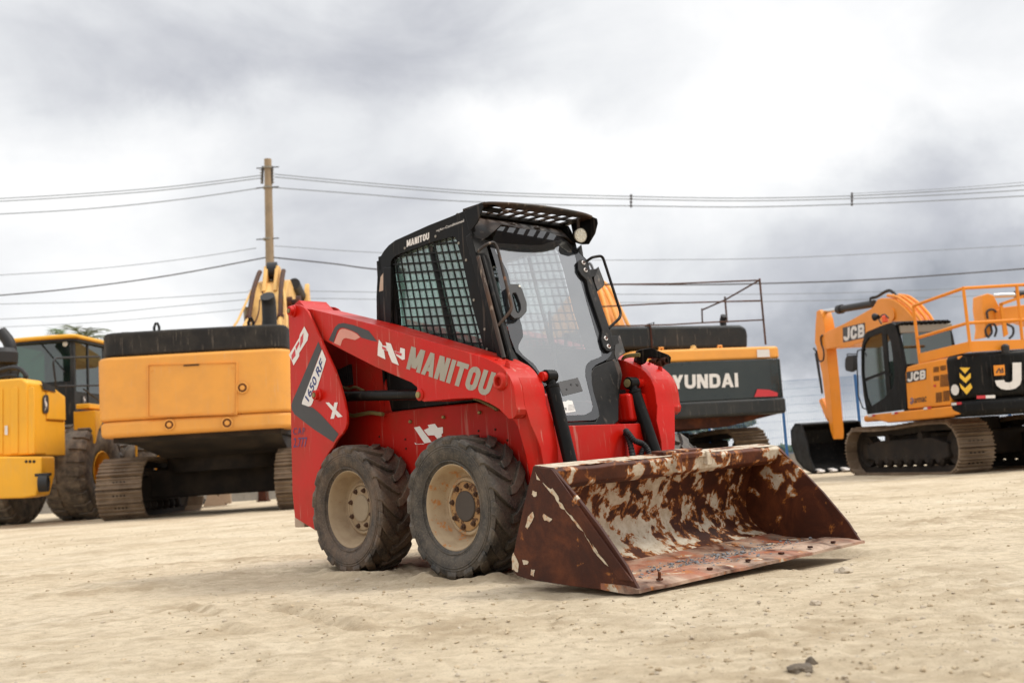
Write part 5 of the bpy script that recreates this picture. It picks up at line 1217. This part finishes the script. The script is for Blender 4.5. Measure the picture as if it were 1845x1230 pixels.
# mirror and handrail at the cab front
MB().prism(jx([(330, 475), (340, 455), (375, 452), (382, 470), (380, 540), (365, 552), (335, 545), (328, 520)], XS-.10), (.06, -.05, 0)).build('mirror', M['cabin'], exJ, .02)
MB().tube(fillet(jx([(345, 455), (345, 445), (400, 445), (405, 460)], XS-.08), .02), .010, 6).build('mirror_arm', M['cabin'], exJ)
MB().tube(fillet(jx([(428, 420), (405, 425), (400, 470), (410, 690), (435, 760), (462, 768)], XS-.03), .03), .012, 8).build('grab_rail', M['cabin'], exJ)
c_ = jx([(567, 260)], XS+.1)[0]; MB().lathe([(.055, 0), (.055, .10), (.04, .12), (0, .12)], c_, (0, 0, 1), 16).build('beacon', flat('beacon_orange', (.85, .10, .02), .3), exJ)
MB().tube(catmull(jx([(545, 270), (530, 240), (560, 215), (585, 235)], XS+.1), 5), .014, 6).build('lamp_cable', M['cabin'], exJ)
MB().lathe([(.03, -.05), (.07, .03), (.07, .05), (0, .05)], jx([(515, 228)], XS+.1)[0], (-.3, .9, 0), 14).build('cab_lamp', M['cabin'], exJ)
# boom, stick, bucket in the machine's middle plane
bo = [(205, 400), (190, 375), (192, 345), (230, 312), (290, 285), (330, 266), (400, 228), (480, 182), (500, 165), (520, 128), (540, 120), (575, 120), (610, 128), (641, 147), (678, 177), (708, 211), (733, 244), (765, 310), (800, 385), (760, 420), (715, 350), (680, 290), (650, 268), (560, 305), (455, 368), (400, 385), (335, 410), (290, 405), (225, 418)]
XB = .05
MB().prism(jx(bo, XB-BTH/2), (BTH, 0, 0)).build('boom', M['orange'], exJ, .015, tri=False)
for k, dx in enumerate((-.12, .0, .12)):
    MB().tube([q+Vector((dx+BTH/2, 0, .03)) for q in catmull(jx([(560, 114), (612, 122), (644, 142), (682, 172), (714, 208), (740, 242), (775, 310), (808, 382)], XB-BTH/2), 5)], .030, 8).build('boom_pipe', M['orange'], exJ)
disc = MB().lathe([(.12, .0), (.12, -.03), (0, -.03)], jx([(607, 215)], XB-BTH/2)[0], (1, 0, 0), 24).build('boom_cheek', M['orange'], exJ)
bd = jx([(318, 292), (448, 262), (450, 350), (320, 378)], XB-BTH/2-.005); decal('dark_badge', bd, (0, 0, 0), M['dark_dec'], exJ)
blocks('maker_lettering', 'JCB', jx([(324, 372), (446, 345), (446, 268), (324, 296)], XB-BTH/2-.008), (-.003, 0, 0), M['white_dec'], exJ, .8, .27, .1)
stc = [(165, 197), (180, 188), (190, 200), (205, 242), (215, 300), (222, 400), (238, 560), (266, 900), (264, 944), (248, 900), (232, 820), (213, 700), (196, 560), (163, 400), (155, 380), (158, 290)]
MB().prism(jx(stc, XB-.12), (.24, 0, 0)).build('stick', M['orange'], exJ, .012, tri=False)
a_, b_ = jx([(205, 198), (300, 184)], XB); MB().cyl(a_, b_, .045, 12).build('cylinder_rod', flat('chrome', (.6, .6, .6), .15, 1), exJ)
a_, b_ = jx([(295, 186), (502, 152)], XB); MB().lathe([(.0, 0), (.10, 0), (.10, .15), (.075, .16), (.075, (b_-a_).length), (0, (b_-a_).length)], a_, b_-a_, 16).build('stick_cylinder', M['cabin'], exJ)
for k in (0, 1): MB().tube(catmull(jx([(480, 145), (482, 118+k*6), (520, 108+k*6), (560, 82+k*8), (590, 72+k*8), (615, 85+k*8), (645, 118)], XB-.05+k*.12), 5), .020, 8).build('boom_hose', M['cabin'], exJ)
MB().tube(catmull(jx([(200, 335), (190, 350), (195, 390), (208, 430), (205, 480), (180, 485), (168, 440)], XB-.22), 5), .018, 8).build('stick_hose', M['cabin'], exJ)
MB().tube(jx([(150, 412), (165, 430), (200, 670), (197, 672), (160, 440)], XB-.1), .022, 8).build('bucket_cylinder', M['cabin'], exJ)
MB().prism(jx([(178, 715), (195, 702), (215, 745), (235, 800), (228, 838), (210, 800)], XB-.10), (.2, 0, 0)).build('bucket_link', M['orange'], exJ, .01)
# digging bucket, mouth towards the viewer
q0 = JF.x(*J(235, 930), XB); yb = q0.y
bke = child_empty('digging_bucket', exJ, (XB+.0, yb, 0))
pr = [(-.55, .05), (-.45, .0), (-.05, .10), (.30, .30), (.50, .65), (.45, .98), (.20, 1.12), (-.10, 1.08), (-.08, 1.04), (.18, 1.08), (.40, .95), (.45, .65), (.26, .34), (-.06, .15)]
wl = jy([(62, 900)], yb-.5)[0].x-XB; wr = jy([(385, 900)], yb+.2)[0].x-XB
wl = max(wl+.26, -1.2); wr = min(wr, 1.1)
MB().prism([(wl, y, z) for y, z in pr], (wr-wl, 0, 0)).build('bucket_shell', M['blackp'], bke, tri=True)
for xx in (wl, wr-.03): MB().prism([(xx, y, z) for y, z in [(-.55, .05), (-.45, .0), (-.05, .10), (.30, .30), (.50, .65), (.45, .98), (.20, 1.12), (-.12, 1.08), (-.30, .7), (-.35, .4)]], (.03, 0, 0)).build('bucket_side', M['blackp'], bke, tri=True)
for k in range(5):
    xx = wl+.06+(wr-wl-.24)*k/4; MB().prism([(xx, -.46, .0), (xx, -.46, .10), (xx, -.66, .07), (xx, -.68, .035)], (.12, 0, 0)).build('bucket_tooth', M['white_dec'] if k < 5 else M['steel'], bke, .005)
crawler(exJ, (.05, .10, 0), 0, .88, 1.45, .42, .62, 46)

# ------------------------------------------------ second orange excavator beyond, only its arm in view
OF = Fr(12.6, 27.0, R(60))
def of(fr): return fr
O2 = Fr(12.5, 26.5, R(8))
exO = O2.rootobj('excavator', 'orange excavator farther back at the right edge, only its arm and pipes showing', 'excavator', 'parked crawler excavators')
ox = lambda pts, y=0: [O2.y(*J(*q), y) for q in pts]
MB().prism(ox([(1135, 102), (1165, 92), (1198, 100), (1240, 182), (1232, 222), (1190, 290), (1175, 345), (1142, 350), (1150, 290), (1134, 180)]), (0, .45, 0)).build('stick', M['orange'], exO, .02)
MB().prism(ox([(1205, 195), (1260, 172), (1376, 158), (1560, 190), (1700, 420), (1600, 430), (1500, 290), (1376, 252), (1270, 268), (1215, 250)], -.05), (0, .5, 0)).build('boom', M['orange'], exO, .02)
MB().prism(ox([(1236, 150), (1250, 145), (1285, 330), (1262, 345)], -.2), (0, .05, 0)).build('pipe_guard', M['railor'], exO)
MB().prism(ox([(1236, 148), (1376, 100), (1376, 118), (1240, 165)], -.2), (0, .05, 0)).build('pipe_guard', M['railor'], exO)
a_, b_ = ox([(1196, 106), (1330, 100)], .2); MB().cyl(a_, b_, .06, 12).build('cylinder_rod', flat('chrome_rod', (.6, .6, .6), .15, 1), exO)
a_, b_ = ox([(1325, 100), (1480, 92)], .2); MB().cyl(a_, b_, .10, 12).build('stick_cylinder', M['cabin'], exO)
for pts in (((1165, 240), (1160, 200), (1190, 185), (1215, 200)), ((1160, 345), (1152, 300), (1190, 265), (1215, 300), (1205, 345)), ((1270, 270), (1310, 290), (1312, 330), (1290, 355)), ((1180, 275), (1188, 320), (1165, 350))):
    MB().tube(catmull(ox(pts, -.08), 6), .028, 8).build('arm_hose', M['cabin'], exO)
crawler(exO, (4.2, .4, 0), 0, 1.0, 1.6, .45, .6, 40)
MB().box(2.8, 5.6, -1.6, 2.0, 1.15, 2.4).build('engine_house', M['orange'], exO, .08)
MB().box(2.8, 5.6, -2.4, -1.6, 1.15, 2.35).build('counterweight', M['blackp'], exO, .12)

# ------------------------------------------------ yellow wheel loader at the left edge
WL = Fr(-10.75, 25.0, R(-5))
ld = WL.rootobj('wheel_loader', 'yellow wheel loader with dark glass cab at the left edge, big muddy tyres', 'wheel loader')
wy_ = lambda pts, y: [WL.y(*W_(*q), y) for q in pts]
wx_ = lambda pts, x: [WL.x(*W_(*q), x) for q in pts]
yrh = -2.6; rc = WL.y(50, 740, yrh).x
zh0 = WL.y(*W_(100, 800), yrh).z; zh1 = WL.y(*W_(120, 335), yrh).z
# hood: a rear grille box and a side panel
MB().prism([(rc, yrh, zh0), (rc, yrh, zh1-.10), (rc-.12, yrh, zh1), (-rc+.12, yrh, zh1), (-rc, yrh, zh1-.1), (-rc, yrh, zh0)], (0, .75, 0)).build('rear_grille', M['jdyel'], ld, .05, 3)
zs = WL.x(*W_(280, 585), rc).z
MB().prism([(rc+.015, yrh+.76, zs), (rc+.015, yrh+.76, zh1-.05), (rc+.015, -1.05, zh1-.30), (rc+.015, -1.05, zs)], (-2*rc-.03, 0, 0)).build('hood', M['jdyel'], ld, .04, 3)
MB().box(-rc+.03, rc-.03, yrh+.3, -1.02, zh0, zs).build('engine_frame', M['jdyel'], ld, .02)
for x0, x1 in ((65, 110), (172, 208)):
    P = wy_([(x0, 790), (x0, 400), (x0+15, 388), (x1-8, 388), (x1, 400), (x1, 785)], yrh-.004); MB().prism(P, (0, -.018, 0)).build('grille_rib', M['jdyel'], ld, .012)
P = wy_([(0, 790), (18, 790), (18, 400), (0, 395)], yrh-.004); MB().prism(P, (0, -.018, 0)).build('grille_rib', M['jdyel'], ld, .012)
ar = MB(); ring = [WL.y(*W_(x, y), yrh+.3) for x, y in ((-40, 300), (0, 290), (60, 275), (115, 280), (150, 310), (160, 330))]
ar.tube(catmull(ring, 4), .05, 8); ar.tube(catmull([q+Vector((-.05, .0, -.16)) for q in ring], 4), .035, 8)
for q in ring[1:]: ar.cyl(q, q+Vector((-.05, 0, -.17)), .025, 6)
ar.build('intake_cage', M['cabin'], ld)
pz = WL.y(*W_(35, 60), -1.2); MB().tube(fillet([(pz.x+.10, -1.2, zh1-.1), (pz.x+.10, -1.2, pz.z-.25), (pz.x-.12, -1.2, pz.z+.02)], .2, 6), .13, 16).build('exhaust_pipe', M['cabin'], ld)
pc = WL.y(*W_(10, 220), -1.6); MB().lathe([(.14, -.45), (.14, -.12), (.32, -.10), (.33, .12), (.26, .22), (0, .24)], pc, (0, 0, 1), 24).build('air_precleaner', M['cabin'], ld)
lx = rc+.012
P = wx_([(245, 352), (325, 385), (335, 420), (262, 405)], rc+.034); decal('grey_name_panel', P, (0, 0, 0), M['dkgrey'], ld)
def deer(par, P4, name='leaping_deer_badge'):
    bl, br, tr, tl = P4
    g = lambda x, y: bl*(1-x)*(1-y)+br*x*(1-y)+tr*x*y+tl*(1-x)*y
    nn = (br-bl).cross(tl-bl).normalized(); nn = nn if nn.dot(CP-bl) > 0 or True else -nn
    if nn.dot(Vector((0, -1, 0))+Vector((1, 0, 0))) < 0: nn = -nn
    o = decal(name, [g(.5+.5*math.copysign(abs(math.cos(a))**.5, math.cos(a)), .5+.5*math.copysign(abs(math.sin(a))**.5, math.sin(a))) for a in [i*math.pi/12 for i in range(24)]], nn*.004, M['dark_dec'], par)
    decal('badge_figure', [g(x, y) for x, y in ((.30, .12), (.42, .30), (.40, .45), (.28, .62), (.30, .80), (.42, .90), (.44, .78), (.40, .70), (.62, .60), (.74, .42), (.66, .40), (.70, .24), (.60, .34), (.54, .42), (.48, .36), (.46, .22))], nn*.006, M['white_dec'], par)
deer(ld, wx_([(256, 545), (292, 548), (292, 435), (256, 435)], rc+.020))
decal('warning_sticker', [WL.y(*W_(*q), yrh-.03) for q in ((28, 675), (46, 675), (46, 620), (28, 620))], (0, 0, 0), M['white_dec'], ld)
# rear counterweight with recess and hitch ring
cw = wy_([(-90, 805), (248, 805), (248, 915), (215, 1040), (140, 1055), (-90, 1060)], yrh-.25); MB().prism(cw, (0, .55, 0)).build('counterweight', M['jdyel'], ld, .04, 3)
for x in (157, 180, 204): MB().lathe([(.032, .0), (.028, -.01), (0, -.008)], WL.y(*W_(x, 835), yrh-.252), (0, 1, 0), 14).build('counterweight_hole', UND, ld)
h_ = WL.y(*W_(262, 965), yrh-.3); MB().lathe([(.11, -.09), (.17, -.09), (.17, .09), (.11, .09), (.11, -.09)], h_, (1, .3, 0), 28).build('hitch_ring', M['cabin'], ld, .01)
MB().box(h_.x-.16, h_.x+.14, h_.y-.06, h_.y+.06, h_.z+.14, h_.z+.2).build('hitch_bracket', M['cabin'], ld, .01)
# cab
cx0, cx1, cy0, cy1 = -.75, .65, .1, 1.55
zc_b, zc_t = WL.y(150, 727, cy0).z, WL.y(110, 612, cy0).z
cb = child_empty('cab', ld)
for (x, y) in ((cx1, cy0), (cx0, cy0), (cx1, cy1), (cx0, cy1)): MB().box(x-.07, x+.02, y-.03, y+.06, zc_b-.5, zc_t).build('cab_post', M['dkgrey'], cb, .01)
MB().box(cx0, cx1, cy0, cy1, zc_b-.5, zc_b+.55).build('cab_body', M['dkgrey'], cb, .03)
MB().box(cx0+.02, cx1-.06, cy0-.01, cy0, zc_b+.55, zc_t-.02).build('rear_window', M['winglass'], cb)
MB().box(cx1, cx1+.01, cy0+.08, cy1-.05, zc_b+.3, zc_t-.05).build('side_window', M['winglass'], cb)
MB().box(cx0+.02, cx1-.06, cy1, cy1+.01, zc_b+.55, zc_t-.02).build('front_window', M['winglass'], cb)
MB().box(cx0+.5, cx0+.9, cy0+.5, cy0+.9, zc_b+.5, zc_b+1.0).build('cab_seat', M['cabin'], cb, .08)
MB().box(cx1-.03, cx1+.03, cy0+.62, cy0+.68, zc_b, zc_t).build('door_post', M['dkgrey'], cb)
vpr(rrect(cx0-.10, cx1+.14, cy0-.18, cy1+.2, .18, .04), zc_t, zc_t+.10).build('cab_roof', M['jdyel'], cb, .05, 3)
vpr(rrect(cx0-.06, cx1+.10, cy0-.14, cy1+.1, .18, .04), zc_t-.06, zc_t-.002).build('roof_liner', M['dkgrey'], cb, .02)
MB().tube([(-.1, cy0-.03, zc_t-.08), (.45, cy0-.03, zc_b+.75)], .012, 6).build('rear_wiper', M['cabin'], cb)
q_ = WL.y(*W_(390, 130), cy0-.06); MB().lathe([(.05, -.01), (.065, 0), (0, -.02)], q_, (0, 1, 0), 16).build('rear_lamp', M['lens'], cb)
deer(cb, [WL.x(*W_(*q), cx1+.012) for q in ((492, 490), (520, 490), (520, 440), (492, 440))])
# fender, rails, wheels
fz = WL.x(*W_(560, 490), 1.30).z
MB().box(rc-.02, 1.32, -.55, 1.35, fz-.11, fz).build('platform', M['jdyel'], ld, .02)
MB().prism([(rc-.1, -.5, fz-.161), (rc-.1, -.5, fz-.9), (rc-.1, -.35, fz-.6), (rc-.1, .0, fz-.3), (rc-.1, .5, fz-.161)], (.5, 0, 0)).build('fender_gusset', M['jdyel'], ld, .01)
rp_ = [(350, 490), (318, 240), (330, 215), (600, 207)]
MB().tube(fillet(wx_(rp_[:1], 1.0)+wx_(rp_[1:3], 1.0)+wx_(rp_[3:], 1.0), .06), .022, 8).build('hand_rail', M['cabin'], ld)
MB().tube(wx_([(345, 385), (600, 378)], 1.0), .020, 8).build('hand_rail', M['cabin'], ld)
MB().tube(wx_([(500, 400), (600, 475)], 1.1), .018, 8).build('hand_rail', M['cabin'], ld)
RB = WL.x(*W_(620, 620), 1.2).z/2; RB = 1.04
tb = MB(); hh = .40
pf = [(.40, -.30), (.48, -.36), (.70, -.40), (.90, -.39), (.99, -.36), (RB, -.30), (RB+.01, 0)]
pf = pf+[(r, -y) for r, y in pf[-2::-1]]
tb.lathe([(r, y) for r, y in pf], (0, 0, 0), (1, 0, 0), 64)
for k in range(22):
    for s in (-1, 1):
        a = (k+(.5 if s > 0 else 0))*2*math.pi/22; rings = []
        for t, wd in ((.10, .055), (.34, .065), (.40, .05)):
            r_ = RB+.045 if t < .39 else RB-.06
            rings.append([(s*t, math.sin(a+d)*q, math.cos(a+d)*q) for d, q in ((-wd*1.9, RB-.1), (-wd*1.65, r_), (wd*1.65, r_), (wd*1.9, RB-.1))])
        tb.loft(rings)
def bigwheel(x, y, s):
    e = child_empty('wheel', ld, (x-s*.04, y, RB+.03)); e.scale = (1.18, 1, 1); tb.build('tyre', M['bigtyre'], e, .008, 2, sharp=30)
    MB().lathe([(.40, .33*s), (.44, .36*s), (.42, .37*s), (.36, .30*s), (.32, .12*s), (.22, .05*s), (.20, .14*s), (.12, .16*s), (0, .16*s)], (0, 0, 0), (1, 0, 0), 40).build('rim', M['jdyel'], e)
for x, s in ((.95, 1), (-.95, -1)):
    bigwheel(x, 0, s); bigwheel(x, 3.3, s)
MB().cyl((-.9, 0, RB), (.9, 0, RB), .22, 16).build('axle', UND, ld); MB().cyl((-.9, 3.3, RB), (.9, 3.3, RB), .22, 16).build('axle', UND, ld)
MB().box(-.45, .45, 1.4, 4.2, .8, 1.7).build('front_frame', M['jdyel'], ld, .05)
for s in (-1, 1):
    MB().prism([(s*.55-.06, 2.6, 2.3), (s*.55-.06, 3.0, 2.4), (s*.55-.06, 5.4, 1.0), (s*.55-.06, 5.3, .7)], (.12, 0, 0)).build('lift_arm', M['jdyel'], ld, .02)
    MB().cyl((s*1.15, 2.2, 1.4), (s*1.15, 2.2, 2.1), .03, 8).build('step_rail', M['jdyel'], ld)
bkp = [(5.1, .2), (5.0, .6), (5.1, 1.3), (5.35, 1.55), (5.4, 1.5), (5.2, 1.25), (5.1, .65), (5.25, .3), (6.3, .12), (6.3, .06), (5.3, .1)]
MB().prism([(-1.5, y, z) for y, z in bkp], (3.0, 0, 0)).build('loader_bucket', M['dkgrey'], ld, tri=True)

# =================================================================== things beyond
# slab of pale steel and rusty stand seen under the yellow excavator
q = G0.z(395, 912, 0)
PL = Fr(q.x, q.y, R(10)); pr_ = PL.rootobj('steel_stand', 'pale beige steel stand on the ground under the large yellow excavator', 'stand')
MB().prism([(-.42, 0, .02), (-.12, 0, .75), (-.02, 0, .75), (-.05, 0, .30), (.18, 0, .02)], (0, .5, 0)).build('foot', M['palebeige'], pr_, .01)
MB().box(-.02, .30, .05, .45, .06, .74).build('upright', M['palebeige'], pr_, .02)
q = G0.z(474, 903, 0)
PL = Fr(q.x, q.y, 0); pr_ = PL.rootobj('machine_leg', 'rusty brown machine foot standing in front of the block wall beside the right track', 'support')
MB().prism([(-.16, 0, .02), (-.13, 0, .55), (-.2, 0, 1.0), (.5, 0, 1.0), (.4, 0, .5), (.22, 0, .62), (.08, 0, .3), (.1, 0, .02)], (0, .4, 0)).build('leg', M['rusty'], pr_, .02, tri=False)
MB().box(-.19, .13, -.03, .43, -.01, .04).build('foot_plate', M['rusty'], pr_)
# block wall
bw_ = MB(); 
for r_ in range(5):
    for k in range(-20, 56):
        x = -26+k*.42+(.21 if r_ % 2 else 0); bw_.box(x, x+.405, 36.7, 36.9, r_*.21, r_*.21+.198)
bw_.box(-34.2, -2.4, 36.72, 36.88, 0, 1.04)
tag(bw_.build('block_wall', M['block'], None, smooth=False), 'low grey concrete block wall behind the large yellow excavator', 'wall')

# fence with blue posts on a low concrete wall
FY = 29.5
fe = bpy.data.objects.new('mesh_fence', None); C.objects.link(fe); fe.location = (8, FY, 0); tag(fe, 'blue wire mesh fence with blue posts on a low concrete wall, behind the machines', 'fence')
fx = lambda u, v: G0.y(u, v, FY)
xs = [fx(u, 800).x-8 for u in (1130, 1272, 1416, 1552)]; dxx = xs[3]-xs[2]
xs = [xs[3]-dxx*k for k in range(6, 0, -1)]+[xs[3]]+[xs[3]+dxx*k for k in range(1, 9)]
zt_ = fx(1414, 685).z
MB().box(xs[0]-.2, xs[-1]+.2, .02, .24, -.1, .46).build('base_wall', M['block'], fe, .01)
for x in xs:
    MB().box(x-.035, x+.035, -.06, .01, .0, zt_+.04).build('fence_post', M['fenceblue'], fe, .005)
for i in range(len(xs)-1):
    mb = MB(); n = int((xs[i+1]-xs[i])/.055)
    for k in range(n):
        x = xs[i]+.04+(xs[i+1]-xs[i]-.08)*k/n; mb.box(x-.006, x+.006, -.022, -.017, .42, zt_)
    for k in range(10):
        z = .44+(zt_-.46)*k/9; mb.box(xs[i]+.03, xs[i+1]-.03, -.027, -.0225, z-.003, z+.003)
    mb.build('mesh_panel', M['fencewire'], fe, smooth=False)

# bushes and palm
def foliage(center, rad, n, leaf, seed, lumps=9):
    rs = random.Random(seed); mb = MB(); cs = []
    for k in range(lumps):
        cs.append((Vector((rs.uniform(-1, 1)*rad[0]*.7, rs.uniform(-1, 1)*rad[1]*.7, rs.uniform(-.6, .9)*rad[2]*.7)), rs.uniform(.25, .5)))
    for i in range(n):
        c0, r0 = cs[rs.randrange(lumps)]; d = Vector((rs.gauss(0, 1), rs.gauss(0, 1), rs.gauss(0, 1))).normalized()*r0*rs.random()**.4
        p = Vector(center)+c0+Vector((d.x*rad[0], d.y*rad[1], d.z*rad[2])); u = Vector((rs.gauss(0, 1), rs.gauss(0, 1), rs.gauss(0, .6))).normalized(); v = u.orthogonal().normalized(); s = leaf*rs.uniform(.6, 1.3)
        mb.add([p-u*s, p+v*s*.42, p+u*s, p-v*s*.42], [(0, 1, 2, 3)])
    return mb
def bush(u, v, dist, rad, label, seed, mat='leaf', n=2600, leaf=.07):
    p = G0.y(u, v, dist); e = bpy.data.objects.new('bush', None); C.objects.link(e); e.location = (p.x, dist, 0); tag(e, label, 'bush', 'bushes behind the fence')
    foliage((0, 0, p.z), rad, n, leaf, seed).build('crown', M[mat], e, smooth=False)
    st = MB(); rs = random.Random(seed)
    for k in range(5):
        a = rs.random()*6.28; st.tube([(0, 0, 0), (math.cos(a)*.2, math.sin(a)*.2, p.z*.5), (math.cos(a)*rad[0]*.5, math.sin(a)*rad[1]*.5, p.z)], [.05, .035, .015], 6)
    st.build('stem', M['trunk'], e)
bush(1265, 778, 32.5, (1.0, .8, .55), 'leafy green bush seen under the dark grey excavator counterweight', 21)
bush(1318, 775, 33.5, (.8, .7, .35), 'low pale green bush just right of the leafy one under the dark grey excavator', 22, 'leafd')
bush(1428, 815, 33.0, (.5, .5, .4), 'small green bush by the fence between the dark excavator and black digging bucket', 23)
def palm(u, v, dist, label, seed, mat, fr_n=16, fl=1.9):
    p = G0.y(u, v, dist); e = bpy.data.objects.new('palm_tree', None); C.objects.link(e); e.location = (p.x, dist, 0); tag(e, label, 'palm tree', 'palm trees behind the wheel loader')
    MB().tube([(0, 0, -.1), (.08, 0, p.z*.5), (0, 0, p.z)], [.20, .16, .13], 12).build('trunk', M['trunk'], e)
    rs = random.Random(seed); mb = MB()
    for k in range(fr_n):
        a = k*2.4+rs.random(); el = rs.uniform(-.1, 1.1); L_ = fl*rs.uniform(.75, 1.1); pts = []
        for t in range(9):
            s = t/8*L_; pts.append(Vector((math.cos(a)*s*math.cos(el), math.sin(a)*s*math.cos(el), p.z+s*math.sin(el)-.55*(s/L_)**2*L_*.8)))
        mb.tube(pts, [.02]*8+[.006], 4)
        for t in range(1, 8):
            for h_ in (0, .5):
                q = pts[t].lerp(pts[t+1], h_) if t < 8 else pts[t]; d = (pts[t+1]-pts[t]).normalized(); sd = d.cross(Vector((0, 0, 1))).normalized()
                for s in (-1, 1):
                    ln_ = .55*math.sin(math.pi*(t+1)/10)+.12; tip = q+(sd*s*.75+d*.6+Vector((0, 0, -.35*rs.random()))).normalized()*ln_
                    mb.add([q-d*.03, q+d*.03, tip], [(0, 1, 2)])
    mb.build('crown', M[mat], e, smooth=False)
palm(150, 612, 44, 'palm tree whose fronds rise just above the wheel loader cab roof', 31, 'leafd')
palm(186, 650, 40, 'lower palm tree showing between wheel loader cab and yellow excavator', 32, 'leafd', 18, 1.5)
palm(118, 612, 52, 'farthest palm tree, only a frond tip above the loader roof', 33, 'leaf', 12, 1.6)

# utility pole and cables
PY = 40.0
pb = G0.y(484, 470, PY); ptp = G0.y(482.5, 287, PY)
po_ = bpy.data.objects.new('utility_pole', None); C.objects.link(po_); po_.location = (pb.x, PY, 0); tag(po_, 'tall round weathered utility pole rising behind the yellow excavator boom', 'utility pole')
MB().tube([(0.0, 0, -.1), (0, 0, ptp.z*.5), (ptp.x-pb.x, 0, ptp.z)], [.20, .17, .135], 20).build('pole_shaft', M['wood'], po_)
P8 = lambda x, y: (380+x/3.514, 270+y/3.514)
gp = lambda x, y: G0.y(*P8(x, y), PY)-Vector((pb.x, PY, 0))
for zz in (115, 240, 565):
    q = gp(361, zz); MB().lathe([(.16, -.03), (.185, -.03), (.185, .03), (.16, .03)], (q.x, 0, q.z), (0, 0, 1), 20, False).build('pole_band', M['steel'], po_)
    MB().cyl((q.x-.42, -.05, q.z), (q.x+.42, -.05, q.z), .022, 8).build('cross_bolt', M['wired'], po_)
for x0 in (330, 388):
    q, q2 = gp(x0, 105), gp(x0-6 if x0 < 350 else x0-1, 215); MB().tube([q, q.lerp(q2, .5)+Vector((0, -.02, 0)), q2], .045, 8).build('insulator_arm', M['wired'], po_)
    for k in range(5):
        z_ = q.z+(q2.z-q.z)*(.2+.18*k); MB().lathe([(.02, -.03), (.07, 0), (.02, .03)], ((q.x if x0 > 350 else q2.x), -.02, z_), (0, 0, 1), 10).build('insulator', M['steel'], po_)
def cable(pts, r_, mat, label):
    Q = [G0.y(u, v, PY) for u, v in pts]
    P = catmull(Q, 8)
    if pts[0][0] < 0: P = [P[0]+(P[0]-P[1]).normalized()*28]+P
    if pts[-1][0] > 1845: P = P+[P[-1]+(P[-1]-P[-2]).normalized()*28]
    tag(MB().tube(P, r_, 6).build('overhead_cable', M[mat], None), label, 'cable', 'overhead cables')
cable([(-60, 361), (120, 351), (300, 337), (471, 316)], .017, 'wire', 'topmost overhead cable running left from the pole')
cable([(-60, 366), (120, 356), (300, 342), (471, 321)], .017, 'wire', 'second highest overhead cable running left from the pole')
cable([(-60, 389), (150, 377), (320, 360), (475, 338)], .018, 'wire', 'third overhead cable left of the pole, meeting its lower band')
cable([(-60, 499), (150, 486), (320, 468), (462, 447)], .012, 'wire', 'thin faint overhead cable left of the pole, halfway down')
cable([(-60, 537), (120, 521), (300, 497), (484, 463)], .024, 'wired', 'dark thick overhead cable left of the pole, just above the excavator boom')
cable([(-60, 549), (150, 544), (300, 536), (448, 526)], .012, 'wire', 'faint low overhead cable left, above the other two lowest')
cable([(-60, 578), (150, 567), (300, 553), (448, 539)], .012, 'wire', 'faint low overhead cable left, second from the bottom')
cable([(-60, 592), (150, 582), (300, 570), (448, 556)], .010, 'wire', 'lowest faint overhead cable on the left')
cable([(495, 314), (600, 324), (750, 337), (900, 347), (1137, 354), (1340, 357), (1535, 353), (1720, 343), (1900, 330)], .017, 'wire', 'topmost overhead cable running right from the pole to the spacers')
cable([(495, 319), (600, 329), (750, 342), (900, 352), (1137, 359), (1340, 362), (1535, 358), (1720, 350), (1900, 339)], .017, 'wire', 'second highest overhead cable running right from the pole')
cable([(492, 338), (640, 349), (800, 361), (1000, 369), (1137, 371), (1340, 373), (1535, 368), (1700, 361), (1900, 350)], .018, 'wire', 'third overhead cable right of the pole, lowest of the spacer bundle')
cable([(1535, 349), (1700, 340), (1900, 324)], .010, 'wire', 'short thin top cable right of the right spacer')
cable([(495, 443), (680, 455), (1000, 467), (1200, 468), (1450, 463), (1900, 439)], .012, 'wire', 'thin faint overhead cable right of the pole at mid height')
cable([(484, 463), (600, 475), (700, 487), (1000, 508), (1200, 513), (1400, 510), (1600, 502), (1900, 480)], .026, 'wired', 'dark twisted overhead cable running right, just above the guard rails')
cable([(448, 523), (600, 525), (800, 528), (1100, 530), (1500, 528), (1900, 512)], .011, 'wire', 'faint low overhead cable right, second from the bottom')
cable([(448, 537), (600, 538), (800, 541), (1100, 545), (1500, 541), (1900, 528)], .011, 'wire', 'lowest faint overhead cable on the right')
for u, k in ((1137, 'left'), (1535, 'right')):
    q, q2 = G0.y(u, 352 if k == 'left' else 349, PY-.03), G0.y(u, 372 if k == 'left' else 369, PY-.03)
    mb = MB().tube([q, q2], .03, 8)
    for t in (0, .3, .62, 1): mb.lathe([(.0, -.06), (.06, 0), (0, .06)], q.lerp(q2, t), (0, 0, 1), 8)
    tag(mb.build('cable_spacer', M['wired'], None), f'small dark spacer clipping the cables together, {k} of the two', 'cable spacer', 'cable spacers')
